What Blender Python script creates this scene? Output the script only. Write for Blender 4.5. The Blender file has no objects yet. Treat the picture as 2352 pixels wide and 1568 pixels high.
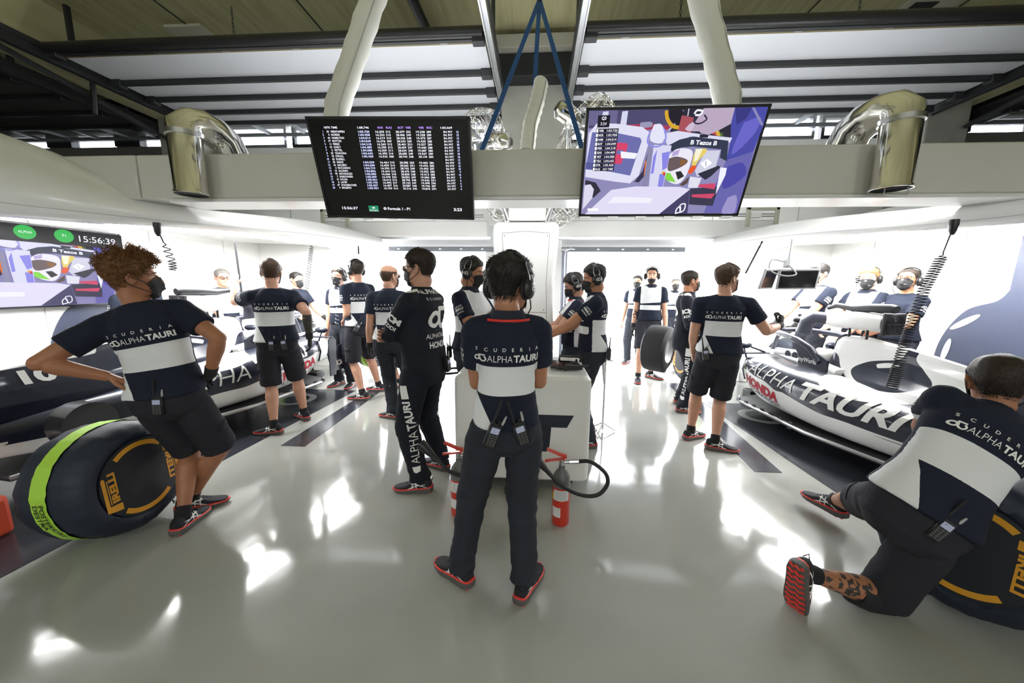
import bpy, bmesh, math, random
import numpy as np
from mathutils import Vector as V, Matrix as MX, noise
from mathutils.bvhtree import BVHTree
random.seed(7)
R = math.radians
SC = bpy.context.scene
COL = SC.collection

# ---------------------------------------------------------------- materials
def lin(c):
    return tuple(((x / 12.92) if x <= .04045 else ((x + .055) / 1.055) ** 2.4) for x in c)
def hexc(h):
    h = h.lstrip('#'); return lin(tuple(int(h[i:i + 2], 16) / 255 for i in (0, 2, 4)))
MATS = {}
def mat(name, col, rough=.5, metal=0., spec=.5, bump=0., bscale=60., var=0., vscale=3., emit=None, es=0., coat=0., alpha=1., trans=0.):
    if name in MATS: return MATS[name]
    if isinstance(col, str): col = hexc(col)
    m = bpy.data.materials.new(name); m.use_nodes = True
    nt = m.node_tree; b = nt.nodes['Principled BSDF']
    b.inputs['Base Color'].default_value = (*col, 1); b.inputs['Roughness'].default_value = rough
    b.inputs['Metallic'].default_value = metal; b.inputs['Specular IOR Level'].default_value = spec
    b.inputs['Coat Weight'].default_value = coat; b.inputs['Coat Roughness'].default_value = .04
    b.inputs['Alpha'].default_value = alpha; b.inputs['Transmission Weight'].default_value = trans
    if emit is not None:
        if isinstance(emit, str): emit = hexc(emit)
        b.inputs['Emission Color'].default_value = (*emit, 1); b.inputs['Emission Strength'].default_value = es
    if bump or var:
        tc = nt.nodes.new('ShaderNodeTexCoord')
    if bump:
        n = nt.nodes.new('ShaderNodeTexNoise'); n.inputs['Scale'].default_value = bscale; n.inputs['Detail'].default_value = 4
        bp = nt.nodes.new('ShaderNodeBump'); bp.inputs['Strength'].default_value = bump; bp.inputs['Distance'].default_value = .01
        nt.links.new(tc.outputs['Object'], n.inputs['Vector']); nt.links.new(n.outputs['Fac'], bp.inputs['Height'])
        nt.links.new(bp.outputs['Normal'], b.inputs['Normal'])
    if var:
        n2 = nt.nodes.new('ShaderNodeTexNoise'); n2.inputs['Scale'].default_value = vscale; n2.inputs['Detail'].default_value = 5
        cr = nt.nodes.new('ShaderNodeMixRGB'); cr.blend_type = 'MIX'
        cr.inputs[1].default_value = (*[c * (1 - var) for c in col], 1); cr.inputs[2].default_value = (*[min(1, c * (1 + var)) for c in col], 1)
        nt.links.new(tc.outputs['Object'], n2.inputs['Vector']); nt.links.new(n2.outputs['Fac'], cr.inputs[0])
        nt.links.new(cr.outputs[0], b.inputs['Base Color'])
    MATS[name] = m
    return m

WHITE = mat('white_gloss_panel', (.80, .80, .78), .28, coat=.2)
WHITEM = mat('white_painted_wall', (.82, .82, .80), .5)
NAVY = mat('navy_gloss', (.012, .016, .032), .28, coat=.4)
NAVYM = mat('navy_vinyl', (.055, .065, .105), .45)
BLACK = mat('black_plastic', (.012, .012, .013), .38)
BLACKM = mat('black_matte', (.010, .010, .012), .75)
DARKG = mat('dark_grey_metal', (.035, .037, .04), .45, .5)
STEEL = mat('brushed_steel', (.55, .56, .58), .3, 1.)
CHROME = mat('polished_chrome', (.78, .77, .74), .1, 1.)
SILVER = mat('silver_paint', (.50, .50, .49), .3, .6)
RED = mat('red_paint', (.62, .035, .015), .3, coat=.3)
REDR = mat('red_rubber', (.75, .045, .03), .5)
GREYR = mat('grey_rubber', (.10, .095, .09), .6)
RUBBER = mat('black_rubber', (.012, .012, .012), .6)
LETW = mat('white_lettering', (.82, .82, .80), .6)
LETB = mat('black_lettering', (.015, .015, .02), .5)
CARBON = mat('carbon_fibre', (.018, .018, .021), .35, .1, coat=.5)

# ---------------------------------------------------------------- tagging
def tag(o, label=None, cat=None, group=None, kind=None):
    if label: o['label'] = label
    if cat: o['category'] = cat
    if group: o['group'] = group
    if kind: o['kind'] = kind
    return o
ROOT = {}
def thing(name, label, cat, loc=(0, 0, 0), group=None):
    o = bpy.data.objects.new(name, None); COL.objects.link(o); o.location = loc
    o.empty_display_size = .1
    ROOT[o] = V(loc); return tag(o, label, cat, group)
def rootof(o):
    while o.parent: o = o.parent
    return ROOT[o]

# ---------------------------------------------------------------- mesh builder
class MB:
    def __init__(s): s.v = []; s.f = []; s.m = []
    def add(s, vs, fs, m=0, T=None):
        b = len(s.v)
        for p in vs:
            p = V(p); s.v.append(T @ p if T else p)
        for f in fs: s.f.append([i + b for i in f]); s.m.append(m)
        return s
    def box(s, x0, x1, y0, y1, z0, z1, m=0, T=None):
        vs = [(x, y, z) for z in (z0, z1) for y in (y0, y1) for x in (x0, x1)]
        return s.add(vs, [(0, 2, 3, 1), (4, 5, 7, 6), (0, 1, 5, 4), (2, 6, 7, 3), (0, 4, 6, 2), (1, 3, 7, 5)], m, T)
    def cbox(s, c, sx, sy, sz, m=0, T=None):
        return s.box(c[0] - sx / 2, c[0] + sx / 2, c[1] - sy / 2, c[1] + sy / 2, c[2] - sz / 2, c[2] + sz / 2, m, T)
    def loft(s, rings, m=0, cap=True, closed=True, T=None):
        n = len(rings[0]); vs = [p for r in rings for p in r]; fs = []
        for i in range(len(rings) - 1):
            for j in range(n if closed else n - 1):
                k = (j + 1) % n
                fs.append((i * n + j, i * n + k, (i + 1) * n + k, (i + 1) * n + j))
        if cap and closed:
            fs.append(tuple(range(n))[::-1]); fs.append(tuple(range((len(rings) - 1) * n, len(rings) * n)))
        return s.add(vs, fs, m, T)
    def tube(s, pts, r, n=10, m=0, cap=True, T=None, flat=1.):
        pts = [V(p) for p in pts]; rr = r if isinstance(r, (list, tuple)) else [r] * len(pts)
        rings = []; ref = None
        for i, p in enumerate(pts):
            a = pts[max(0, i - 1)]; b = pts[min(len(pts) - 1, i + 1)]
            t = (b - a)
            if t.length < 1e-9: t = V((0, 0, 1))
            t.normalize()
            if ref is None:
                ref = V((0, 0, 1)) if abs(t.z) < .9 else V((1, 0, 0))
            u = ref - t * ref.dot(t)
            if u.length < 1e-6: u = t.orthogonal()
            u.normalize(); ref = u; w = t.cross(u)
            rings.append([p + u * (math.cos(2 * math.pi * k / n) * rr[i]) + w * (math.sin(2 * math.pi * k / n) * rr[i] * flat) for k in range(n)])
        return s.loft(rings, m, cap, T=T)
    def lathe(s, prof, n=24, m=0, T=None, cap=True):
        rings = [[(r * math.cos(2 * math.pi * k / n), r * math.sin(2 * math.pi * k / n), z) for k in range(n)] for r, z in prof]
        return s.loft(rings, m, cap, T=T)
    def prism(s, poly, h0, h1, m=0, T=None):
        n = len(poly)
        vs = [(p[0], p[1], h0) for p in poly] + [(p[0], p[1], h1) for p in poly]
        fs = [tuple(range(n))[::-1], tuple(range(n, 2 * n))] + [(i, (i + 1) % n, n + (i + 1) % n, n + i) for i in range(n)]
        return s.add(vs, fs, m, T)
    def ell(s, c, r, n=16, m=0, T=None):
        rings = []
        k = max(6, n // 2)
        for i in range(1, k):
            a = math.pi * i / k
            rings.append([(c[0] + r[0] * math.sin(a) * math.cos(2 * math.pi * j / n), c[1] + r[1] * math.sin(a) * math.sin(2 * math.pi * j / n), c[2] - r[2] * math.cos(a)) for j in range(n)])
        return s.loft(rings, m, True, T=T)
    def ribbon(s, pts, w, m=0, T=None):
        """flat strip in the xy plane along pts"""
        vs = []; n = len(pts)
        for i in range(n):
            a = V((*pts[max(0, i - 1)][:2], 0)); b = V((*pts[min(n - 1, i + 1)][:2], 0)); t = (b - a).normalized(); q = V((-t.y, t.x, 0))
            ww = w[i] if isinstance(w, (list, tuple)) else w
            p = V((*pts[i][:2], 0)); vs += [p - q * ww / 2, p + q * ww / 2]
        return s.add(vs, [(2 * i, 2 * i + 2, 2 * i + 3, 2 * i + 1) for i in range(n - 1)], m, T)
    def mesh(s, name, mats, off=V((0, 0, 0)), smooth=True, ang=40):
        me = bpy.data.meshes.new(name)
        me.from_pydata([tuple(p - off) for p in s.v], [], s.f)
        if not isinstance(mats, (list, tuple)): mats = [mats]
        for mm in mats: me.materials.append(mm)
        if len(mats) > 1: me.polygons.foreach_set('material_index', s.m)
        bm = bmesh.new(); bm.from_mesh(me); bmesh.ops.recalc_face_normals(bm, faces=bm.faces); bm.to_mesh(me); bm.free()
        if smooth:
            me.polygons.foreach_set('use_smooth', [True] * len(me.polygons))
            me.set_sharp_from_angle(angle=R(ang))
        me.update(); return me
    def build(s, name, mats, parent=None, smooth=True, bevel=0., origin=None, ang=40, sub=0):
        if parent is not None: off = rootof(parent)
        elif origin is not None: off = V(origin)
        else:
            xs = [p.x for p in s.v]; ys = [p.y for p in s.v]; zs = [p.z for p in s.v]
            off = V(((min(xs) + max(xs)) / 2, (min(ys) + max(ys)) / 2, min(zs)))
        me = s.mesh(name, mats, off, smooth, ang)
        o = bpy.data.objects.new(name, me); COL.objects.link(o)
        if parent is not None: o.parent = parent
        else: o.location = off; ROOT[o] = off
        if bevel:
            md = o.modifiers.new('bevel', 'BEVEL'); md.width = bevel; md.segments = 2; md.limit_method = 'ANGLE'; md.angle_limit = R(35)
        if sub:
            md = o.modifiers.new('sub', 'SUBSURF'); md.levels = sub; md.render_levels = sub
        return o

def smooth(pts, n=6):
    P = [V(p) for p in pts]; out = []
    for i in range(len(P) - 1):
        p0, p1, p2, p3 = P[max(0, i - 1)], P[i], P[i + 1], P[min(len(P) - 1, i + 2)]
        for k in range(n):
            u = k / n; out.append((p1 * 2 + (p2 - p0) * u + (p0 * 2 - p1 * 5 + p2 * 4 - p3) * u * u + (p1 * 3 - p0 - p2 * 3 + p3) * u ** 3) * .5)
    return out + [P[-1]]
def ob(name, me, parent=None, Mw=None):
    """object sharing mesh data; Mw is its world matrix"""
    o = bpy.data.objects.new(name, me); COL.objects.link(o)
    if parent is not None:
        o.parent = parent
        if Mw is not None: o.matrix_local = MX.Translation(-rootof(parent)) @ Mw
    elif Mw is not None:
        o.matrix_world = Mw; ROOT[o] = Mw.translation.copy()
    return o
def struct(o, name=None):
    o['kind'] = 'structure'; return o
def frame(o, x, y, z=None):
    """matrix with origin o, axes x,y(,z)"""
    x = V(x).normalized(); y = V(y); y = (y - x * y.dot(x)).normalized(); z = x.cross(y)
    m = MX.Identity(4)
    for i in range(3): m[i][0], m[i][1], m[i][2], m[i][3] = x[i], y[i], z[i], o[i]
    return m

# ---------------------------------------------------------------- lettering
_TX = {}
def text_geo(s, bold=0., sp=1.):
    """(verts, faces, width) of a line of text, cap height 1, left at x=0, baseline y=0"""
    k = (s, bold, sp)
    if k in _TX: return _TX[k]
    cu = bpy.data.curves.new('t', 'FONT'); cu.body = s; cu.size = 1.; cu.offset = bold; cu.space_character = sp; cu.resolution_u = 3
    o = bpy.data.objects.new('t', cu); COL.objects.link(o)
    dg = bpy.context.evaluated_depsgraph_get(); me = bpy.data.meshes.new_from_object(o.evaluated_get(dg))
    vs = [v.co.copy() for v in me.vertices]; fs = [tuple(p.vertices) for p in me.polygons]
    bpy.data.objects.remove(o); bpy.data.curves.remove(cu); bpy.data.meshes.remove(me)
    x0 = min((v.x for v in vs), default=0); x1 = max((v.x for v in vs), default=1)
    ch = .73
    vs = [V(((v.x - x0) / ch, v.y / ch, 0)) for v in vs]
    _TX[k] = (vs, fs, (x1 - x0) / ch); return _TX[k]
class Flat:
    """flat artwork in the xy plane: text, ribbons, polygons"""
    def __init__(s): s.v = []; s.f = []; s.m = []
    def add(s, vs, fs, m=0):
        b = len(s.v); s.v += [V(p) for p in vs]; s.f += [tuple(i + b for i in f) for f in fs]; s.m += [m] * len(fs); return s
    def text(s, t, x, y, h, w=None, bold=0., sp=1., align='L', m=0, shear=0., rot=0.):
        vs, fs, tw = text_geo(t, bold, sp); sx = h if w is None else w / tw
        W = tw * sx; dx = {'L': 0, 'C': -W / 2, 'R': -W}[align]
        c, sn = math.cos(rot), math.sin(rot); out = []
        for p in vs:
            a = p.x * sx + dx + shear * p.y * h; b = p.y * h
            out.append((x + c * a - sn * b, y + sn * a + c * b, 0))
        return s.add(out, fs, m)
    def ribbon(s, pts, w, m=0):
        b = MB().ribbon(pts, w); return s.add(b.v, b.f, m)
    def poly(s, pts, m=0): return s.add([(p[0], p[1], 0) for p in pts], [tuple(range(len(pts)))], m)
    def rect(s, x0, x1, y0, y1, m=0): return s.poly([(x0, y0), (x1, y0), (x1, y1), (x0, y1)], m)
    def disc(s, x, y, r, m=0, n=24, ry=None): return s.poly([(x + r * math.cos(2 * math.pi * k / n), y + (ry or r) * math.sin(2 * math.pi * k / n)) for k in range(n)], m)
    def arc(s, x, y, r, w, a0, a1, m=0, n=20, ry=None):
        return s.ribbon([(x + r * math.cos(R(a0 + (a1 - a0) * k / n)), y + (ry or r) * math.sin(R(a0 + (a1 - a0) * k / n))) for k in range(n + 1)], w, m)
    def logo(s, x, y, h, m=0, w=1.):
        """the team mark: a ring with a tail joined to a hooked stroke"""
        k = h
        s.arc(x + .36 * k, y + .42 * k, .30 * k, .2 * k * w, 40, 400, m)
        s.ribbon([(x + .62 * k, y + .98 * k), (x + .66 * k, y + .6 * k), (x + .74 * k, y + .25 * k), (x + .92 * k, y + .04 * k)], .2 * k * w, m)
        s.ribbon([(x + .6 * k, y + .9 * k), (x + 1.3 * k, y + .9 * k)], .2 * k * w, m)
        s.arc(x + 1.08 * k, y + .36 * k, .32 * k, .2 * k * w, -150, 75, m)
        return s
    def split(s, L):
        """cut the artwork so no edge is longer than L"""
        bm = bmesh.new(); bv = [bm.verts.new(p) for p in s.v]
        for f, mi in zip(s.f, s.m):
            try: q = bm.faces.new([bv[i] for i in f]); q.material_index = mi
            except ValueError: pass
        xs = [p.x for p in s.v]; ys = [p.y for p in s.v]
        for ax, lo, hi in ((0, min(xs), max(xs)), (1, min(ys), max(ys))):
            n = int((hi - lo) / L)
            for i in range(1, n + 1):
                c = [0, 0, 0]; c[ax] = lo + i * L; no = [0, 0, 0]; no[ax] = 1
                bmesh.ops.bisect_plane(bm, geom=bm.verts[:] + bm.edges[:] + bm.faces[:], plane_co=c, plane_no=no)
        bmesh.ops.triangulate(bm, faces=bm.faces[:])
        bm.verts.index_update(); s.v = [v.co.copy() for v in bm.verts]; s.f = [tuple(v.index for v in f.verts) for f in bm.faces]; s.m = [f.material_index for f in bm.faces]
        bm.free(); return s
    def project(s, T, bvh, off=.003, far=.6, L=.012, back=.5):
        """wrap onto a surface: T places the artwork plane, rays run along its -z"""
        s.split(L); d = -(T.to_3x3() @ V((0, 0, 1))); mb = MB(); idx = {}
        for i, p in enumerate(s.v):
            w = T @ p; h = bvh.ray_cast(w - d * back, d, far + back)
            if h[0] is not None:
                n = h[1]
                if n.dot(d) > 0: n = -n
                if n.dot(d) < -.12: idx[i] = len(mb.v); mb.v.append(h[0] + n * off)
        for f, mi in zip(s.f, s.m):
            if all(i in idx for i in f):
                q = [idx[i] for i in f]
                e = max((mb.v[q[a]] - mb.v[q[a - 1]]).length for a in range(len(q)))
                if e < L * 5: mb.f.append(q); mb.m.append(mi)
        return mb
    def mb(s, T, off=0.):
        return MB().add([p + V((0, 0, off)) for p in s.v], s.f, 0, T) if not any(s.m) else s._mm(T, off)
    def _mm(s, T, off):
        b = MB(); b.v = [T @ (p + V((0, 0, off))) for p in s.v]; b.f = [list(f) for f in s.f]; b.m = list(s.m); return b
def decal(name, flat, T, mats, parent, off=.0):
    return flat.mb(T, off).build(name, mats, parent, smooth=False)

# ---------------------------------------------------------------- voxel skinning
def remesh(mb, vox, it=4, fac=.5):
    me = bpy.data.meshes.new('r'); me.from_pydata([tuple(p) for p in mb.v], [], mb.f)
    bm = bmesh.new(); bm.from_mesh(me); bmesh.ops.recalc_face_normals(bm, faces=bm.faces); bm.to_mesh(me); bm.free()
    o = bpy.data.objects.new('r', me); COL.objects.link(o)
    md = o.modifiers.new('r', 'REMESH'); md.mode = 'VOXEL'; md.voxel_size = vox; md.adaptivity = 0
    if it:
        sm = o.modifiers.new('s', 'SMOOTH'); sm.factor = fac; sm.iterations = it
    dg = bpy.context.evaluated_depsgraph_get(); m2 = bpy.data.meshes.new_from_object(o.evaluated_get(dg))
    n = len(m2.vertices); a = np.empty(n * 3, np.float32); m2.vertices.foreach_get('co', a); vs = a.reshape(n, 3).astype(float)
    nn = np.empty(n * 3, np.float32); m2.vertices.foreach_get('normal', nn)
    fs = [tuple(p.vertices) for p in m2.polygons]
    bpy.data.objects.remove(o); bpy.data.meshes.remove(me); bpy.data.meshes.remove(m2)
    return vs, fs, nn.reshape(n, 3).astype(float)
def rawmesh(name, vs, fs, mats, off, attr=None, midx=None):
    me = bpy.data.meshes.new(name); me.from_pydata((np.asarray(vs) - np.array(off)).tolist(), [], fs)
    for m in (mats if isinstance(mats, (list, tuple)) else [mats]): me.materials.append(m)
    if midx is not None: me.polygons.foreach_set('material_index', midx)
    me.polygons.foreach_set('use_smooth', [True] * len(me.polygons))
    if attr:
        for k, a in attr.items():
            at = me.attributes.new(k, 'FLOAT', 'POINT'); at.data.foreach_set('value', np.asarray(a, np.float32))
    me.update(); return me
def crv(l, n=8):
    out = []
    for i in range(len(l) - 1):
        p0 = l[max(0, i - 1)]; p1, p2 = l[i], l[i + 1]; p3 = l[min(len(l) - 1, i + 2)]
        for k in range(n):
            u = k / n; out.append(tuple(.5 * (2 * p1[j] + (p2[j] - p0[j]) * u + (2 * p0[j] - 5 * p1[j] + 4 * p2[j] - p3[j]) * u * u + (3 * p1[j] - p0[j] - 3 * p2[j] + p3[j]) * u ** 3) for j in (0, 1)))
    return out + [l[-1]]
# ================================================================ camera
CAM_Z, FPX = 1.62, 840.
PITCH, YAW, ROLL = R(8.95), R(3.8), R(.5)
cf = V((-math.sin(YAW) * math.cos(PITCH), math.cos(YAW) * math.cos(PITCH), -math.sin(PITCH)))
r0 = V((math.cos(YAW), math.sin(YAW), 0)); u0 = r0.cross(cf)
cr = r0 * math.cos(ROLL) + u0 * math.sin(ROLL); cu = cr.cross(cf)
cam = bpy.data.cameras.new('camera'); co = bpy.data.objects.new('camera', cam); COL.objects.link(co)
cam.sensor_width = 36.; cam.lens = 36. * FPX / 2352; cam.clip_start = .05; cam.clip_end = 200
Mc = MX.Identity(4)
for i in range(3): Mc[i][0], Mc[i][1], Mc[i][2], Mc[i][3] = cr[i], cu[i], -cf[i], (0, 0, CAM_Z)[i]
co.matrix_world = Mc; SC.camera = co

# ================================================================ setting
def floor_mat():
    m = mat('white_epoxy_floor', (.33, .335, .312), .10, spec=.5, coat=.0)
    nt = m.node_tree; b = nt.nodes['Principled BSDF']; tc = nt.nodes.new('ShaderNodeTexCoord')
    n = nt.nodes.new('ShaderNodeTexNoise'); n.inputs['Scale'].default_value = 1.3; n.inputs['Detail'].default_value = 6
    c = nt.nodes.new('ShaderNodeMixRGB'); c.inputs[1].default_value = (.305, .31, .287, 1); c.inputs[2].default_value = (.365, .37, .345, 1)
    nt.links.new(tc.outputs['Object'], n.inputs['Vector']); nt.links.new(n.outputs['Fac'], c.inputs[0]); nt.links.new(c.outputs[0], b.inputs['Base Color'])
    n2 = nt.nodes.new('ShaderNodeTexNoise'); n2.inputs['Scale'].default_value = 2.2; n2.inputs['Detail'].default_value = 2
    bp = nt.nodes.new('ShaderNodeBump'); bp.inputs['Strength'].default_value = .05; bp.inputs['Distance'].default_value = .08
    nt.links.new(tc.outputs['Object'], n2.inputs['Vector']); nt.links.new(n2.outputs['Fac'], bp.inputs['Height']); nt.links.new(bp.outputs['Normal'], b.inputs['Normal'])
    return m
FLOOR = floor_mat()
def concrete():
    m = mat('board_marked_concrete', (.16, .155, .085), .85)
    nt = m.node_tree; b = nt.nodes['Principled BSDF']; tc = nt.nodes.new('ShaderNodeTexCoord')
    mp = nt.nodes.new('ShaderNodeMapping'); mp.inputs['Scale'].default_value = (9, .7, 2); nt.links.new(tc.outputs['Object'], mp.inputs['Vector'])
    n = nt.nodes.new('ShaderNodeTexNoise'); n.inputs['Scale'].default_value = 1.6; n.inputs['Detail'].default_value = 7; nt.links.new(mp.outputs[0], n.inputs['Vector'])
    c = nt.nodes.new('ShaderNodeMixRGB'); c.inputs[1].default_value = (.32, .30, .14, 1); c.inputs[2].default_value = (.72, .69, .42, 1)
    nt.links.new(n.outputs['Fac'], c.inputs[0]); nt.links.new(c.outputs[0], b.inputs['Base Color'])
    w = nt.nodes.new('ShaderNodeTexWave'); w.inputs['Scale'].default_value = 1.1; w.wave_type = 'BANDS'; w.bands_direction = 'X'; nt.links.new(tc.outputs['Object'], w.inputs['Vector'])
    bp = nt.nodes.new('ShaderNodeBump'); bp.inputs['Strength'].default_value = .25; bp.inputs['Distance'].default_value = .02
    nt.links.new(w.outputs['Fac'], bp.inputs['Height']); nt.links.new(bp.outputs['Normal'], b.inputs['Normal'])
    return m
CONC = concrete()
CONCG = mat('grey_concrete', (.34, .34, .30), .85, var=.25, vscale=3)
DOORW = mat('door_panel_pale', (.70, .72, .77), .45, bump=.03, bscale=8)
DOORD = mat('door_panel_shaded', (.10, .105, .10), .6, var=.3, vscale=2)  # dark door panel: the less lit bay's shade put into its colour
RAIL = mat('dark_door_rail', (.045, .047, .050), .4, .5)
OLIVE = mat('olive_metal_strip', (.22, .18, .08), .5, .3)
GLASS = mat('window_glass', (.55, .6, .65), .06, trans=.0, spec=.6, alpha=.35)
LED = mat('lit_strip_lamp', (1, 1, 1), .5, emit=(1., 1., 1.), es=27.)
LEDS = mat('lit_panel_lamp', (1, 1, 1), .5, emit=(1., 1., 1.), es=10.)

struct(MB().box(-12, 12, -6, 7.0, -.12, 0).build('floor', FLOOR, smooth=False))
ASPH = mat('light_grey_asphalt', (.62, .62, .62), .8, var=.1)  # light grey asphalt, its own colour
struct(MB().box(-30, 30, 7.0, 40, -.14, -.01).build('pit_lane_ground', ASPH, smooth=False))
# painted floor markings: dark mats under the cars and the two angled strips
MARK = mat('dark_floor_vinyl', (.030, .033, .042), .16)
for x0, x1, x2, x3, y0, y1 in ((-2.53, -2.28, -2.34, -2.50, 3.29, 6.0), (1.95, 2.18, 2.42, 2.2, 3.15, 6.1)):
    mb = MB(); mb.prism([(x0, y0), (x1, y0), (x2, y1), (x3, y1)], .0005, .003)
    struct(mb.build('floor_marking', MARK, smooth=False))
for x0, x1, y0, y1 in ((-5.0, -2.93, 1.2, 5.2), (2.45, 4.55, 1.2, 5.1)):
    mb = MB(); mb.prism([(x0, y0), (x1, y0), (x1 + (.22 if x0 < 0 else 0), y1), (x0 + (0 if x0 < 0 else -.1), y1)], .0005, .003)
    o = struct(mb.build('floor_mat', MARK, smooth=False))
    fl = Flat(); cx = (x0 + x1) / 2
    fl.arc(x1 - .4 if x0 < 0 else x0 + .4, y1 - .5, .22, .09, 0, 360); fl.ribbon([(cx - .6, y1 - .9), (cx + .6, y1 - .2)], .05)
    struct(decal('floor_lettering', fl, MX.Translation((0, 0, .0045)), mat('grey_floor_paint', (.33, .33, .32), .2), o))

# ceiling, beams, pier
struct(MB().box(-12, 12, -6, 7.6, 4.9, 5.1).build('ceiling', CONC, smooth=False))
mb = MB()
for x in (-4.6, -2.9, -1.5, 1.9, 3.2, 4.9): mb.box(x, x + .02, -2, 7.4, 4.893, 4.905)
struct(mb.build('ceiling_seam', mat('dark_seam_gap', (.05, .048, .03), .9), smooth=False))  # dark seams between the concrete planes
struct(MB().box(-6.55, -5.95, 0, 7.2, 4.35, 4.9).build('ceiling_beam', CONC, smooth=False))
struct(MB().box(5.95, 6.55, 0, 7.2, 4.35, 4.9).build('ceiling_beam', CONC, smooth=False))
struct(MB().box(-.55, .45, 5.6, 6.9, 2.6, 4.9).build('pillar_centre', CONCG, bevel=.02))
struct(MB().box(-6.5, -5.9, 6.3, 7.0, 0, 4.9).build('pillar_left', CONCG, bevel=.02))
struct(MB().box(5.75, 6.35, 6.3, 7.0, 0, 4.9).build('pillar_right', CONCG, bevel=.02))
struct(MB().box(-.62, .5, 5.35, 5.6, 4.35, 4.62).build('ceiling_beam_cross', mat('dark_steel_beam', (.02, .022, .025), .5, .3), bevel=.01))
struct(MB().box(-.62, .5, 5.25, 5.45, 4.64, 4.80).build('trim_1', mat('pale_concrete_lip', (.40, .39, .33), .8), bevel=.01))

# outer walls of the box so the light is held in
struct(MB().box(-12.2, -12, -6, 7.6, 0, 5).build('wall_far_left', CONCG, smooth=False))
struct(MB().box(12, 12.2, -6, 7.6, 0, 5).build('wall_far_right', CONCG, smooth=False))
struct(MB().box(-12, 12, -6.2, -6, 0, 5).build('wall_behind', mat('grey_wall_paint', (.45, .45, .42), .6), smooth=False))

# front wall with the two garage door openings
def xz(mb, x0, x1, z0, z1, y=6.8, d=.2): mb.box(x0, x1, y, y + d, z0, z1)
mb = MB()
xz(mb, -5.9, -3.35, 0, 4.02); xz(mb, 3.45, 5.75, 0, 4.02); xz(mb, -3.35, 3.45, 2.62, 4.02); xz(mb, -.95, .55, 0, 2.62)
struct(mb.build('wall_front', WHITEM, smooth=False))
mb = MB()
for x in (-4.6, -3.2, -1.9, 1.8, 3.0, 4.4): mb.box(x, x + .012, 6.785, 6.80, 2.65, 3.9)
for z in (2.95, 3.3, 3.65): mb.box(-5.8, 5.7, 6.788, 6.80, z, z + .008)
struct(mb.build('wall_panel_joint', mat('pale_joint', (.5, .5, .49), .6), smooth=False))
for n, (x0, x1) in enumerate(((-5.8, -4.55), (-4.45, -3.0), (-2.9, -1.45), (-1.35, -.6), (.5, 1.5), (1.6, 3.05), (3.15, 4.5), (4.6, 5.7))):
    w = MB(); w.box(x0, x1, 6.78, 6.86, 4.02, 4.07); w.box(x0, x1, 6.78, 6.86, 4.33, 4.38); w.box(x0, x0 + .05, 6.78, 6.86, 4.07, 4.33); w.box(x1 - .05, x1, 6.78, 6.86, 4.07, 4.33)
    o = struct(w.build('window_%d' % (n + 1), DARKG if n % 3 else STEEL, smooth=False))
    struct(MB().box(x0 + .05, x1 - .05, 6.81, 6.83, 4.07, 4.33).build('pane', GLASS, o, smooth=False))
struct(MB().box(-6, 6, 6.8, 7.0, 4.38, 4.9).build('wall_front_upper', DARKG, smooth=False))
# portal lintel in front of the openings
struct(MB().box(-3.7, -.85, 6.3, 6.5, 2.40, 2.66).build('lintel_left', WHITE, bevel=.02))
struct(MB().box(.35, 3.75, 6.3, 6.5, 2.40, 2.66).build('lintel_right', WHITE, bevel=.02))
for x0, x1, nm in ((-3.7, -.8, 'left'), (.35, 3.75, 'right')):
    struct(MB().box(x0, x1, 6.32, 6.42, 2.36, 2.40).build('trim_lintel_' + nm, STEEL, smooth=False))
LAMPROD = mat('grey_rod', (.35, .35, .33), .4, .6)
for x0, x1 in ((-3.6, -.9), (.45, 3.7)):
    t = thing('cable_rail', 'thin grey double rail fixed above the ' + ('left' if x0 < 0 else 'right') + ' doorway lintel', 'rail', ((x0 + x1) / 2, 6.2, 2.7))
    m = MB(); m.tube([(x0, 6.22, 2.70), (x1, 6.22, 2.70)], .008, 8); m.tube([(x0, 6.22, 2.735), (x1, 6.22, 2.735)], .008, 8); m.build('rod', LAMPROD, t)
    q = 6 if x0 < 0 else 7
    for i in range(q):
        x = x0 + .3 + (x1 - x0 - .6) * i / (q - 1); MB().box(x - .08, x + .08, 6.195, 6.30, 2.68, 2.755).build('bracket', WHITE, t, bevel=.004)
# rolled shutters: bottom bars and bright blinds
for x0, x1, nm in ((-2.72, -.80, 'left'), (.42, 2.55, 'right')):
    t = thing('roller_shutter', 'grey metal bottom bar of the raised roller shutter in the %s doorway' % nm, 'shutter', ((x0 + x1) / 2, 6.72, 2.2))
    MB().box(x0, x1, 6.68, 6.76, 2.19, 2.27).build('bottom_bar', mat('shutter_bar_grey', (.16, .17, .19), .4, .4), t, bevel=.008)
    MB().box(x0, x1, 6.71, 6.73, 2.27, 2.64).build('slat_curtain', mat('shutter_white', (.85, .86, .88), .5), t)
    for i in range(5): MB().box(x0 + (x1 - x0) * (i + .5) / 5 - .02, x0 + (x1 - x0) * (i + .5) / 5 + .02, 6.674, 6.682, 2.22, 2.24).build('rivet', STEEL, t)
t = thing('conduit_post', 'grey conduit post with valve at left edge of the right doorway', 'pipe', (.47, 6.6, 0))
m = MB(); m.tube([(.45, 6.62, 0), (.45, 6.62, 2.1), (.47, 6.62, 2.22)], .028, 12); m.tube([(.50, 6.6, 0), (.51, 6.6, 2.2)], .012, 8); m.build('pipe', mat('grey_pipe', (.22, .24, .30), .35, .5), t)
m = MB(); m.ell((.47, 6.6, 2.22), (.06, .05, .04), 12); m.tube([(.47, 6.6, 2.22), (.6, 6.58, 2.24)], .02, 8); m.build('valve', STEEL, t)

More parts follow.
